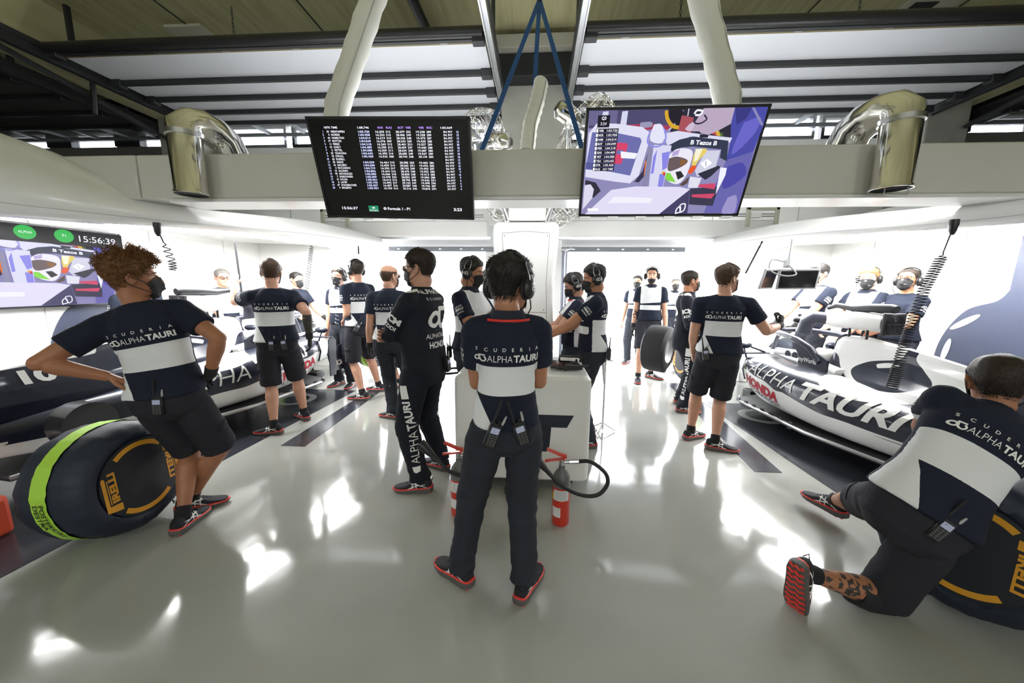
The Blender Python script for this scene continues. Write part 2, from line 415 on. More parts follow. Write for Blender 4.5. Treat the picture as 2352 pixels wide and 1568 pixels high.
for x0, x1, nm in ((-12, -6.5, 'far_left'), (6.35, 12, 'far_right')):
    struct(MB().box(x0, x1, 6.8, 7.0, 0, 4.08).build('wall_front_' + nm, mat('dim_grey_wall', (.16, .16, .14), .7), smooth=False))
    struct(MB().box(x0, x1, 6.8, 7.0, 4.28, 4.9).build('wall_front_' + nm + '_upper', DARKG, smooth=False))
    for k in range(4):
        w = (x1 - x0) / 4; o = struct(MB().box(x0 + k * w, x0 + k * w + .5, 6.76, 6.9, 4.08, 4.28).build('window_%d' % (20 + k + (4 if x0 > 0 else 0)), DARKG, smooth=False)); struct(MB().box(x0 + k * w + .5, x0 + k * w + w, 6.85, 6.87, 4.08, 4.28).build('pane', GLASS, o, smooth=False))
# ---- overhead sectional doors
def panels(name, x0, x1, label, pm, y=(4.27, 4.92, 5.36, 5.78, 6.16), z=4.2, grp='raised sectional doors'):
    t = thing(name, label, 'garage door', ((x0 + x1) / 2, y[0], z), grp)
    for i in range(4):
        MB().box(x0, x1, y[i] + .03, y[i + 1] - .0, z + .02, z + .06).build('door_panel', pm, t, smooth=False)
    for i, yy in enumerate(y):
        if i == 0:
            MB().tube([(x0, yy - .02, z + .02), (x1, yy - .02, z + .02)], .055, 12).build('edge_seal', BLACK, t)
            MB().box(x0, x1, yy + .04, yy + .12, z - .01, z + .02).build('edge_strip', OLIVE, t, smooth=False)
        m = MB(); m.box(x0, x1, yy + .0, yy + .05, z - .04, z + .02); m.tube([(x0, yy + .075, z + .005), (x1, yy + .075, z + .005)], .012, 8)
        m.build('cross_rail', RAIL, t, bevel=.006)
        n = int((x1 - x0) / .75)
        for k in range(n):
            x = x0 + (k + .5) * (x1 - x0) / n
            if i < 4: m = MB(); m.box(x - .06, x + .02, yy + .05, yy + .09, z - .022, z + .012); m.build('hinge', STEEL, t, bevel=.003)
        for x in (x0 + .05, x1 - .05):
            MB().cbox((x, yy + .025, z - .02), .13, .10, .10).build('roller_bracket', RAIL, t, bevel=.008)
    yy = y[-1]                                         # glazed bottom section
    m = MB(); m.box(x0, x1, yy + .50, yy + .56, z - .04, z + .02)
    for k in range(8): x = x0 + .2 + (x1 - x0 - .4) * k / 7; m.box(x - .03, x + .03, yy + .05, yy + .5, z - .02, z + .02)
    m.build('glazing_bar', mat('aluminium_bar', (.35, .37, .40), .35, .7), t, smooth=False)
    MB().box(x0, x1, yy + .05, yy + .5, z + .0, z + .01).build('glazing', GLASS, t, smooth=False)
    return t
panels('sectional_door', -5.62, -.62, 'raised white sectional door overhead left of the blue straps', DOORW)
panels('sectional_door', .46, 5.66, 'raised white sectional door overhead right of the blue straps', DOORW)
panels('sectional_door', -11.2, -6.75, 'raised sectional door coloured dark for shade in the neighbouring bay at far left', DOORD, y=(4.0, 4.7, 5.2, 5.7, 6.2))
panels('sectional_door', 6.75, 11.2, 'raised sectional door coloured dark for shade in the neighbouring bay at far right', DOORD, y=(4.0, 4.7, 5.2, 5.7, 6.2))
for x, nm in ((-5.75, 'beside the left raised door outer edge'), (-.55, 'left of the blue straps'), (.40, 'right of the blue straps'), (5.78, 'beside the right raised door outer edge'), (-6.62, 'under the left concrete beam'), (6.62, 'under the right concrete beam')):
    t = thing('door_track', 'long steel door track ' + nm, 'rail', (x, 4, 4.2), 'door tracks under the ceiling')
    m = MB(); m.box(x - .03, x + .03, 2.5, 6.5, 4.16, 4.18); m.box(x - .035, x - .02, 2.5, 6.5, 4.14, 4.24); m.box(x + .02, x + .035, 2.5, 6.5, 4.14, 4.24); m.build('track', STEEL if abs(x) < 5 else RAIL, t, smooth=False)
    m = MB(); m.box(x - .05, x + .05, 2.5, 6.5, 4.24, 4.30); m.build('track_angle', RAIL, t, smooth=False)
    for y in (3.2, 4.6, 5.9): MB().box(x - .02, x + .02, y, y + .05, 4.3, 4.9).build('hanger', RAIL, t, smooth=False)
# next bay: sloping dark struts
for sgn, nm in ((-1, 'left'), (1, 'right')):
    t = thing('steel_angle', 'perforated dark steel angle slung below the %s concrete beam' % nm, 'rail', (sgn * 6.1, 5, 4.1))
    m = MB(); m.tube([(sgn * 5.95, 3.3, 4.29), (sgn * 6.2, 6.2, 3.95)], .035, 4); m.build('bar', RAIL, t, smooth=False)
    m = MB(); m.tube([(sgn * 6.0, 5.0, 4.33), (sgn * 6.05, 5.0, 3.85)], .03, 6); m.build('drop_strut', RAIL, t, smooth=False)

# ---- side walls of the team's bay, with vinyl artwork
def sidewall(x, sgn, name):
    w = MB(); w.box(min(x, x + sgn * .1), max(x, x + sgn * .1), -1., 6.8, 0, 2.75)
    o = struct(w.build(name, WHITEM, smooth=False))
    m = MB()
    for y in (1.2, 2.4, 3.6, 4.8, 6.0): m.box(x - sgn * .004, x + sgn * .001, y, y + .008, 0, 2.7)
    m.box(x - sgn * .004, x + sgn * .001, -1, 6.8, 1.21, 1.216)
    struct(m.build('wall_panel_joint', mat('pale_joint', (.5, .5, .49), .6), o, smooth=False))
    # abstract bull-horn artwork in grey-navy vinyl with pale highlights
    fl = Flat()
    c = 4.15 if sgn > 0 else 4.3
    fl.poly([(c - .10, 2.16), (c + .14, 2.16)] + crv([(c + .15, 1.60), (c + .24, 1.48), (c + .52, 1.35), (c + .72, 1.0), (c + .75, .6), (c + .55, .2)]) + crv([(c - .60, .2), (c - .72, .8), (c - .55, 1.25), (c - .24, 1.44), (c - .12, 1.58)]))
    def sub(a): return [(p[0], p[1]) for p in a]
    T = frame((x - sgn * .006, 0, 0), (0, -sgn, 0) if False else (0, 1, 0), (0, 0, 1))
    q = fl.mb(T); struct(q.build('wall_mural', NAVYM, o, smooth=False))
    f2 = Flat()
    for cx, cz, an, ln in ((c + .50, 1.22, -35, .17), (c + .64, .86, -80, .15)):
        f2.poly([(cx + ln * math.cos(a) * math.cos(R(an)) - .035 * math.sin(a) * math.sin(R(an)), cz + ln * math.cos(a) * math.sin(R(an)) + .035 * math.sin(a) * math.cos(R(an))) for a in [2 * math.pi * k / 24 for k in range(24)]])
    T2 = frame((x - sgn * .010, 0, 0), (0, 1, 0), (0, 0, 1)); struct(f2.mb(T2).build('mural_highlight', WHITEM, o, smooth=False))
    f3 = Flat(); f3.disc(1.9 if sgn < 0 else 2.4, .75, 1.15, n=40, ry=.62); struct(f3.mb(T).build('wall_mural', NAVYM, o, smooth=False))
    return o
sidewall(-5.3, -1, 'wall_left'); sidewall(5.05, 1, 'wall_right')

# ---- white canopies over the two cars
def canopy(sgn, name, path, label):
    """fascia path: (x, y, z bottom, z top); shell runs back to the side wall"""
    t = thing(name, label, 'canopy', (path[2][0], path[2][1], path[2][2]), 'white light canopies')
    rows = []; xw = -5.3 if sgn < 0 else 5.05
    P = []
    for i in range(len(path) - 1):
        for k in range(6): P.append(tuple(np.array(path[i]) * (1 - k / 6) + np.array(path[i + 1]) * k / 6))
    P.append(path[-1]); P = np.array(P)
    for _ in range(6): P[1:-1] = (P[:-2] + 2 * P[1:-1] + P[2:]) / 4
    for j, (x, y, zb, zt) in enumerate(P):
        a = np.array(P[max(0, j - 1)][:2]); b = np.array(P[min(len(P) - 1, j + 1)][:2]); d = b - a; d /= np.linalg.norm(d); n = np.array((d[1], -d[0])) * (1 if sgn < 0 else -1)
        h = zt - zb; row = []
        xi = xw; 
        row.append((xi, y, zb + .10)); row.append((x - n[0] * .32, y - n[1] * .32, zb + .03)); row.append((x - n[0] * .10, y - n[1] * .10, zb))
        for q in range(9):
            s = q / 8; bu = .09 * math.sin(math.pi * min(1, s * 1.15)) * (h / .5); back = (s ** 1.6) * h * .42
            row.append((x + n[0] * (bu - back), y + n[1] * (bu - back), zb + .02 + h * s))
        row.append((x - n[0] * (h * .42 + .25), y - n[1] * (h * .42 + .25), zt + .03)); row.append((xi, y, zt + .02))
        rows.append(row)
    m = MB(); m.loft(rows, 0, True, True); o = m.build('shell', WHITE, t, ang=60)
    # seam along the fascia
    sm = MB()
    for a, b in zip(rows[:-1], rows[1:]):
        p0, p1 = V(a[4]), V(b[4]); o_ = V((0, 0, .006)); sm.add([p0 - o_ * .5, p1 - o_ * .5, p1 + o_ * .5, p0 + o_ * .5], [(0, 1, 2, 3)])
    for v in sm.v: v.x += -sgn * .0035
    sm.build('seam', mat('pale_joint', (.5, .5, .49), .6), t, smooth=False)
    # lamp strips on the underside
    for off, w, em in ((.26, .28, LED), (.85, .18, LED)):
        m = MB(); vs = []
        for j, (x, y, zb, zt) in enumerate(P):
            a = np.array(P[max(0, j - 1)][:2]); b = np.array(P[min(len(P) - 1, j + 1)][:2]); d = b - a; d /= np.linalg.norm(d); n = np.array((d[1], -d[0])) * (1 if sgn < 0 else -1)
            for q in (off, off + w):
                xx = x - n[0] * q; vs.append((max(xw + .02, xx) if sgn < 0 else min(xw - .02, xx), y - n[1] * q * .3, zb + .025 + .0 * q))
        m.add(vs, [(2 * j, 2 * j + 1, 2 * j + 3, 2 * j + 2) for j in range(len(P) - 1)])
        for v in list(m.v): pass
        b2 = MB(); b2.v = m.v + [v + V((0, 0, .02)) for v in m.v]; n0 = len(m.v); b2.f = [list(f) for f in m.f] + [[i + n0 for i in f[::-1]] for f in m.f]; b2.m = [0] * len(b2.f)
        b2.build('lamp_strip', em, t, smooth=False)
    return t
canopy(-1, 'light_canopy', [(-5.0, 2.55, 2.16, 3.0), (-4.5, 2.8, 2.14, 2.85), (-3.95, 3.0, 2.12, 2.58), (-3.45, 3.35, 2.13, 2.30), (-3.15, 4.0, 2.16, 2.34), (-2.95, 4.9, 2.2, 2.42), (-2.7, 5.7, 2.2, 2.38), (-2.62, 6.3, 2.2, 2.36)], 'white curved light canopy over the car beside the curly haired man')
canopy(1, 'light_canopy', [(5.0, 2.65, 2.16, 3.0), (4.5, 2.9, 2.15, 2.85), (4.0, 3.1, 2.14, 2.56), (3.6, 3.5, 2.13, 2.30), (3.2, 4.3, 2.17, 2.36), (3.0, 5.1, 2.2, 2.40), (2.85, 5.8, 2.2, 2.38), (2.78, 6.3, 2.2, 2.36)], 'white curved light canopy over the car beside the kneeling man')
# portal cheeks from the canopies down to the openings
struct(MB().box(-3.6, -3.35, 6.3, 6.8, 0, 2.4).build('wall_portal_left', WHITEM, bevel=.02))
struct(MB().box(3.45, 3.7, 6.3, 6.8, 0, 2.4).build('wall_portal_right', WHITEM, bevel=.02))

# ---- white cross gantry
t = thing('cross_gantry', 'long white box beam spanning the garage behind the two screens', 'beam', (0, 3.35, 2.34))
MB().box(-3.57, 5.0, 3.22, 3.55, 2.345, 2.72).build('beam_box', mat('warm_white_panel', (.62, .61, .56), .35, coat=.1), t, bevel=.015)
MB().box(-5.1, -3.585, 3.22, 3.55, 2.345, 2.72).build('beam_box', mat('warm_white_panel', (.62, .61, .56), .35), t, bevel=.015)
MB().box(-3.3, 4.0, 3.205, 3.56, 2.315, 2.345).build('lower_lip', WHITE, t, bevel=.008)

# ---- sky, and lamps added to brighten the hall
w = bpy.data.worlds.new('sky'); SC.world = w; w.use_nodes = True
bg = w.node_tree.nodes['Background']; bg.inputs[0].default_value = (.93, .96, 1, 1); bg.inputs[1].default_value = 7.
def area(name, loc, rot, sx, sy, e, col=(1, 1, 1)):
    l = bpy.data.lights.new(name, 'AREA'); l.shape = 'RECTANGLE'; l.size = sx; l.size_y = sy; l.energy = e; l.color = col
    o = bpy.data.objects.new(name, l); COL.objects.link(o); o.location = loc; o.rotation_euler = rot; return o
# battens added unseen behind the camera to brighten the scene
def batten(x, y, z, lbl, e=21.):
    t = thing('fill_batten', lbl, 'lamp', (x, y, z), 'added fill battens out of view')
    MB().box(x - .7, x + .7, y - .08, y + .08, z + .03, z + .08).build('housing', WHITE, t, bevel=.008)
    MB().box(x - .68, x + .68, y - .07, y + .07, z - .06, z + .03).build('tube', mat('fill_batten_glow', (1, 1, 1), .5, emit=(.96, .985, 1.), es=e), t, smooth=False)
for x, y in ((-3.6, -3.6), (0, -3.6), (3.6, -3.6), (-3.6, -5), (0, -5), (3.6, -5)): batten(x, y, 3.1, 'added white fill batten, unseen behind the camera')
for x, nm in ((-2.5, 'left end'), (-1.1, 'left middle'), (.3, 'centre'), (1.7, 'right middle'), (3.1, 'right end')):  # bars added out of sight to brighten column, lintel and doors
    t = thing('fill_lamp_bar', 'added fill lamp bar hidden behind the cross beam, ' + nm, 'lamp', (x, 3.6, 2.7), 'added fill lamp bars behind the beam')
    MB().box(x - .55, x + .55, 3.555, 3.60, 2.64, 2.72).build('housing', WHITE, t, bevel=.006)
    MB().box(x - .53, x + .53, 3.60, 3.65, 2.66, 2.76).build('tube', mat('fill_bar_glow', (1, 1, 1), .5, emit=(.97, .985, 1.), es=13.), t, smooth=False)
SC.view_settings.view_transform = 'Standard'; SC.view_settings.look = 'None'; SC.view_settings.gamma = 1.; SC.view_settings.exposure = 1.1
SC.cycles.max_bounces = 7; SC.cycles.diffuse_bounces = 4; SC.cycles.glossy_bounces = 4; SC.cycles.transmission_bounces = 4; SC.cycles.transparent_max_bounces = 6
SC.cycles.sample_clamp_indirect = 6.
# ================================================================ people
SKINS = {k: mat('skin_' + k, c, .5, spec=.4, var=.18, vscale=14, bump=.08, bscale=220) for k, c in dict(
    light=(.56, .30, .20), tan=(.46, .21, .115), deep=(.36, .155, .08), pale=(.62, .38, .28)).items()}
for m in SKINS.values():                             # ink shows where the body carries a tattoo value
    nt = m.node_tree; b = nt.nodes['Principled BSDF']; src = b.inputs['Base Color'].links[0].from_socket
    a = nt.nodes.new('ShaderNodeAttribute'); a.attribute_name = 'tattoo'
    r = nt.nodes.new('ShaderNodeMapRange'); r.inputs[1].default_value = 0.; r.inputs[2].default_value = .08
    mx = nt.nodes.new('ShaderNodeMixRGB'); mx.inputs[2].default_value = (.045, .038, .035, 1)
    nt.links.new(a.outputs['Fac'], r.inputs[0]); nt.links.new(r.outputs[0], mx.inputs[0]); nt.links.new(src, mx.inputs[1]); nt.links.new(mx.outputs[0], b.inputs['Base Color'])
HAIRM = {k: mat('hair_' + k, c, .55, spec=.35, var=.3, vscale=40) for k, c in dict(
    black=(.012, .010, .009), dark=(.022, .014, .009), brown=(.060, .030, .014), copper=(.155, .066, .020), fair=(.22, .13, .06), grey=(.13, .12, .11)).items()}
def shirt_mat():
    m = mat('navy_white_jersey', (.0125, .0165, .030), .9, spec=.25, bump=.12, bscale=260)
    nt = m.node_tree; b = nt.nodes['Principled BSDF']
    a = nt.nodes.new('ShaderNodeAttribute'); a.attribute_name = 'white_area'
    g = nt.nodes.new('ShaderNodeMath'); g.operation = 'GREATER_THAN'; g.inputs[1].default_value = 0.
    mx = nt.nodes.new('ShaderNodeMixRGB'); mx.inputs[1].default_value = (.0125, .0165, .030, 1); mx.inputs[2].default_value = (.72, .73, .74, 1)
    nt.links.new(a.outputs['Fac'], g.inputs[0]); nt.links.new(g.outputs[0], mx.inputs[0]); nt.links.new(mx.outputs[0], b.inputs['Base Color'])
    return m
JERSEY = shirt_mat()
SUITM = mat('navy_black_overall_cloth', (.010, .012, .019), .85, spec=.3, bump=.15, bscale=200)
SHORTM = mat('charcoal_cotton', (.024, .024, .030), .92, spec=.25, bump=.15, bscale=240, var=.15, vscale=8)
TROUSM = mat('dark_slate_cotton', (.026, .029, .038), .92, spec=.25, bump=.15, bscale=240, var=.15, vscale=8)
WHITEC = mat('white_cotton', (.78, .78, .78), .9, bump=.1, bscale=200)
MASKM = mat('black_mask_cloth', (.012, .012, .013), .8)
GLOVEM = mat('black_glove_knit', (.012, .012, .012), .85, bump=.3, bscale=300)
SOCKM = mat('black_sock_knit', (.012, .012, .014), .95)
SHOEM = mat('black_knit_shoe', (.013, .013, .019), .8, bump=.25, bscale=420)
EYEW = mat('eye_white', (.7, .68, .65), .25); EYEI = mat('eye_iris', (.03, .02, .015), .2)
GLASSF = mat('black_glasses_frame', (.012, .012, .012), .3)
GOGGLE = mat('glasses_lens', (.9, .92, .95), .02, trans=1., spec=.5)

HT = np.array([  # head sections: height fraction, half width, front y, back y
    (0, .024, .080, .030), (.05, .038, .090, .012), (.13, .051, .093, -.020), (.22, .058, .095, -.052), (.33, .064, .094, -.074),
    (.45, .070, .091, -.088), (.53, .073, .086, -.096), (.60, .0755, .092, -.100), (.72, .077, .091, -.103), (.82, .072, .078, -.096),
    (.91, .057, .053, -.078), (.97, .034, .022, -.047), (1., .010, -.003, -.022)])
HH = .235
def headpt(th, zf, off=0.):
    """point of the head surface, th measured from the nose"""
    w, f, b = (np.interp(zf, HT[:, 0], HT[:, i]) for i in (1, 2, 3))
    yc = (f + b) / 2 + .01; c, s = math.cos(th), math.sin(th); e = .88
    x = w * math.copysign(abs(s) ** e, s); y = yc + ((f - yc) if c > 0 else (yc - b)) * math.copysign(abs(c) ** e, c)
    p = V((x, y, (zf - .47) * HH)); 
    if off:
        n = V((x / (w + .001), (y - yc) / .09, (zf - .5) * 1.1)); n.normalize(); p += n * off
    return p
def head_mb(mb, T):
    for zf0 in (0,):
        rings = [[headpt(2 * math.pi * k / 30, z) for k in range(30)] for z in list(np.linspace(0, .9, 22)) + [.93, .96, .98, 1.]]
        mb.loft(rings, T=T)
    mb.tube([(0, .088, .022), (0, .101, .004), (0, .116, -.020), (0, .110, -.031), (0, .095, -.034)], [.008, .010, .0125, .012, .008], 8, T=T)
    for s in (-1, 1):
        mb.ell((s * .009, .100, -.030), (.009, .010, .008), 8, T=T)
        mb.tube([(s * .012, .089, .028), (s * .035, .085, .030), (s * .055, .068, .026)], [.007, .008, .006], 8, T=T)     # brow
        mb.ell((s * .078, -.010, -.002), (.008, .018, .030), 12, T=T @ MX.Translation((0, 0, 0)))
        mb.tube([(s * .080, -.004, .026), (s * .088, -.018, .030), (s * .090, -.030, .012), (s * .086, -.026, -.010), (s * .079, -.008, -.028)], .0055, 7, T=T)
    mb.ell((0, .094, -.062), (.022, .008, .007), 10, T=T); mb.ell((0, .092, -.072), (.020, .009, .008), 10, T=T)
_HAND = {}
def hand_geo(curl, side, spread=.06, point=False):
    k = (curl, side, point)
    if k in _HAND: return _HAND[k]
    mb = MB(); sg = 1 if side == 'R' else -1
    def ring(y, w, t, z=0):
        return [(w * math.copysign(abs(math.cos(a)) ** .7, math.cos(a)), y, z + t * math.copysign(abs(math.sin(a)) ** .8, math.sin(a))) for a in [2 * math.pi * i / 16 for i in range(16)]]
    mb.loft([ring(-.03, .026, .021), ring(0, .028, .020), ring(.03, .037, .018), ring(.065, .042, .016), ring(.09, .042, .014), ring(.1, .036, .009)])
    for i, (x, L) in enumerate(((-.0335, .074), (-.0115, .083), (.0110, .077), (.0325, .060))):
        p = V((x, .086, 0)); a = 0; pts = [p.copy()]; c = curl * (1 + .12 * i)
        if point and i == 0: c = .05
        for q, fr in enumerate((.46, .30, .24)):
            a += c * (.75 if q == 0 else 1.)
            d = V((spread * (i - 1.4) * math.cos(a), math.cos(a), -math.sin(a))).normalized(); p = p + d * (L * fr); pts.append(p.copy())
        mb.tube(pts, [.0095, .0092, .0082, .0062], 9); mb.ell(pts[-1], (.0062, .0062, .0062), 8)
    a = min(.9, .25 + curl * .5)
    p0 = V((-.020, .018, -.006)); p1 = p0 + V((-.026, .026, -.012)); p2 = p1 + V((-.022 + .02 * a, .026, -.012 * a)); p3 = p2 + V((-.006 + .018 * a, .026, -.012 * a))
    mb.tube([p0, p1, p2, p3], [.014, .0125, .0105, .0075], 9); mb.ell(p3, (.0075, .0075, .0075), 8)
    vs, fs, _ = remesh(mb, .0036, 3)
    vs[:, 0] *= sg
    if sg < 0: fs = [f[::-1] for f in fs]
    _HAND[k] = (vs, fs); return _HAND[k]

def shoe_protos():
    up = MB(); rings = []
    SEC = [(-.078, .024, -.058, -.012), (-.070, .032, -.062, .016), (-.045, .038, -.064, .028), (-.015, .040, -.064, .024), (.02, .041, -.064, .022), (.05, .043, -.064, .006), (.085, .047, -.064, -.014), (.125, .050, -.064, -.031), (.165, .047, -.063, -.042), (.195, .036, -.061, -.049), (.212, .016, -.058, -.054)]
    for y, w, zb, zt in SEC:
        zc = (zb + zt) / 2; hh = (zt - zb) / 2
        rings.append([((w * (1 - .28 * max(0, math.sin(a))) if y < .06 else w) * math.copysign(abs(math.cos(a)) ** .75, math.cos(a)), y, zc + hh * math.copysign(abs(math.sin(a)) ** .85, math.sin(a))) for a in [2 * math.pi * i / 24 for i in range(24)]])
    up.loft(rings)
    vs, fs, _ = remesh(up, .005, 3); U = rawmesh('shoe_upper', vs, fs, SHOEM, (0, 0, 0)); bv = BVHTree.FromPolygons([V(v) for v in vs], fs)
    so = MB(); n = 22
    OUT = [(-.088, .018), (-.078, .034), (-.045, .041), (0, .042), (.05, .045), (.10, .051), (.14, .053), (.175, .048), (.205, .032), (.222, .012)]
    def outline(g, z0):
        l = [(w + g, y, z0(y)) for y, w in OUT]; return l + [(-x, y, z) for x, y, z in l[::-1]]
    zt = lambda y: -.046 + .012 * max(0, -y / .08) - .012 * max(0, (y - .05) / .17)
    lift = lambda y: .016 * max(0, (y - .12) / .1) ** 1.5 + .010 * max(0, (-.05 - y) / .04)
    rings = [outline(-.006, lambda y: zt(y)), outline(-.001, lambda y: zt(y) - .004), outline(.0005, lambda y: zt(y) - .009), outline(-.001, lambda y: zt(y) - .0095)]
    so.loft(rings, 0)
    so.loft([outline(.001, lambda y: zt(y) - .010), outline(.003, lambda y: (zt(y) - .085 + lift(y)) / 2), outline(.002, lambda y: -.079 + lift(y))], 1)
    so.loft([outline(.0015, lambda y: -.080 + lift(y)), outline(.0, lambda y: -.084 + lift(y))], 1); so.loft([outline(-.006, lambda y: -.083 + lift(y)), outline(-.007, lambda y: -.086 + lift(y))], 1)
    for i in range(9):                                                    # tread lugs
        y = -.07 + i * .031; w = np.interp(y, [a for a, _ in OUT], [b for _, b in OUT])
        so.tube([(-w * .85, y - .008, -.081 + lift(y)), (-w * .4, y + .006, -.081 + lift(y)), (0, y - .006, -.081 + lift(y)), (w * .4, y + .006, -.081 + lift(y)), (w * .85, y - .008, -.081 + lift(y))], .0085, 6, 0)
    S = so.mesh('shoe_sole', [REDR, GREYR])
    st = MB()
    for sgn in (-1, 1):
        fl = Flat()
        fl.ribbon([(-.075, -.052), (-.03, -.030), (.03, -.014), (.075, -.010), (.10, -.016), (.112, -.030)], [.003, .007, .0085, .0085, .008, .006])
        fl.ribbon([(-.04, -.014), (.02, -.022), (.06, -.036), (.095, -.052)], [.003, .0075, .0085, .008])
        fl.ribbon([(.035, .004), (.030, -.02), (.028, -.050)], .0075); fl.ribbon([(.062, -.004), (.058, -.02), (.060, -.048)], .0075)
        T = frame((sgn * .12, 0, 0), (0, sgn, 0), (0, 0, 1))
        if sgn < 0: fl.v = [V((-p.x, p.y, 0)) for p in fl.v]
        q = fl.project(T, bv, .0022, .2, .01, .05); st.add(q.v, q.f)
    ST = st.mesh('shoe_stripe', LETW)
    la = MB()
    for i in range(5):
        y = .032 + i * .019; z = np.interp(y, [s[0] for s in SEC], [s[3] for s in SEC]) + .003
        la.tube([(-.024, y - .004, z - .008), (0, y + .004, z + .001), (.024, y - .004, z - .008)], .0026, 6)
    for s in (1,): la.tube([(-.02, .03, .02), (0, .035, .018), (s * .02, .03, .035), (s * .032, .04, .03), (s * .016, .046, .014)], .002, 6)
    la.tube([(-.014, -.079, 0), (0, -.09, .022), (.014, -.079, .0)], .003, 6)
    return U, S, ST, la.mesh('shoe_laces', BLACKM)
SHOE = shoe_protos()
def put_shoe(root, ank, yaw, pitch=0, roll=0, simple=False):
    Mw = MX.Translation(ank) @ MX.Rotation(yaw, 4, 'Z') @ MX.Rotation(roll, 4, 'Y') @ MX.Rotation(pitch, 4, 'X')
    s = ob('shoe', SHOE[0], root, Mw)
    ob('sole', SHOE[1], s)
    ob('stripe', SHOE[2], s); ob('laces', SHOE[3], s)
    return Mw

def headset_protos():
    mb = MB()
    for s in (-1, 1):
        mb.ell((s * .099, -.006, -.006), (.024, .040, .050), 18, 0); mb.ell((s * .084, -.006, -.006), (.012, .044, .054), 18, 0)
        for q in (-1, 1):
            mb.tube([(s * .110, -.006 + q * .014, .022), (s * .112, -.006 + q * .026, .045), (s * .094, -.006 + q * .022, .088), (s * .088, -.006 + q * .012, .102)], .0028, 6, 1)
    arc = [(math.sin(a) * .102, -.006, .035 + .110 * math.cos(a)) for a in [R(-75 + 150 * i / 16) for i in range(17)]]
    rings = []
    for i, p in enumerate(arc):
        a = R(-75 + 150 * i / 16); d = V((math.sin(a), 0, math.cos(a))); p = V(p)
        rings.append([p + V((0, u, 0)) + d * v for u, v in ((-.017, -.004), (.017, -.004), (.019, .001), (.012, .007), (-.012, .007), (-.019, .001))])
    mb.loft(rings, 0)
    HS = mb.mesh('headset', [BLACK, STEEL])
    mi = MB(); mi.tube([(-.105, .02, -.03), (-.104, .06, -.055), (-.075, .105, -.070), (-.045, .125, -.072)], .0028, 6); mi.ell((-.038, .128, -.072), (.016, .010, .011), 10)
    MI = mi.mesh('microphone', BLACK)
    tx = MB()
    for s in (-1, 1):
        fl = Flat().logo(-.016, -.012, .026); T = frame((s * .1235, -.006, -.006), (0, s, 0), (0, 0, 1)); q = fl.mb(T); tx.add(q.v, q.f)
    TX = tx.mesh('emblem', LETW, smooth=False)
    ca = MB(); ca.tube([(.10, .01, -.055), (.10, .02, -.09), (.085, .01, -.13), (.07, -.03, -.17)], .003, 6)
    return HS, MI, TX, ca.mesh('cable', BLACKM)
HEADSET = headset_protos()
def mask_protos():
    out = []
    for low in (0, 1):
        mb = MB(); rows = []
        for zf in np.linspace(-.02, .50, 12) if not low else np.linspace(-.06, .27, 10):
            row = []
            for i in range(25):
                t = -1 + 2 * i / 24; th = t * 1.18
                bul = .012 * math.exp(-(t / .38) ** 2) * math.sin(math.pi * min(1, max(0, (zf + .08) / .62)))
                ze = max(0, zf) * (1 - .30 * t * t) + .15 * t * t * .30 if zf > .25 else max(0., zf) + (.12 * t * t if zf < .12 else 0)
                p = headpt(th, max(0, ze), .006); p.y += bul + (.016 * math.exp(-(t / .22) ** 2) if zf > .2 and not low else 0)
                if zf < 0: p.y -= .02; p.z -= .006
                row.append(p + V((0, .002 * math.sin(zf * 90), 0)))
            rows.append(row)
        mb.loft(rows, 0, False, False)
        M = mb.mesh('face_mask', MASKM)
        lo = MB(); zt, zb = (.30, .09) if not low else (.2, .03)
        for s in (-1, 1):
            lo.tube([headpt(s * 1.15, zt, .007), headpt(s * 1.35, .42, .006), (s * .086, -.022, .026), (s * .088, -.035, .0), (s * .082, -.018, -.03), headpt(s * 1.3, .18, .007), headpt(s * 1.15, zb, .008)], .0022, 6)
        out.append((M, lo.mesh('ear_loop', MASKM)))
    return out
MASKS = mask_protos()
def glasses_proto():
    mb = MB()
    for s in (-1, 1):
        pts = [(s * .033 + .026 * math.cos(a), .104 - .25 * abs(s * .033 + .026 * math.cos(a)) ** 1.5, .012 + .019 * math.sin(a)) for a in [2 * math.pi * k / 20 for k in range(21)]]
        mb.tube(pts, .0022, 6)
        mb.tube([(s * .058, .096, .020), (s * .074, .07, .020), (s * .081, .0, .018), (s * .080, -.03, .008)], .0024, 6)
    mb.tube([(-.009, .106, .014), (0, .108, .017), (.009, .106, .014)], .0022, 6)
    ln = MB()
    for s in (-1, 1): ln.add([(s * .033 + .024 * math.cos(a), .1035 - .25 * abs(s * .033 + .024 * math.cos(a)) ** 1.5, .012 + .017 * math.sin(a)) for a in [2 * math.pi * k / 20 for k in range(20)]], [tuple(range(20))])
    return mb.mesh('glasses', GLASSF), ln.mesh('lens', GOGGLE)
GLASSES = glasses_proto()

def eyes_proto(s):
    mb = MB()
    if 1:
        mb.ell((s * .031, .0755, .011), (.0125, .009, .0065), 12, 0); mb.ell((s * .031, .0815, .011), (.0058, .0038, .0058), 10, 1)
    return mb.mesh('eye', [EYEW, EYEI])
EYES = [eyes_proto(-1), eyes_proto(1)]

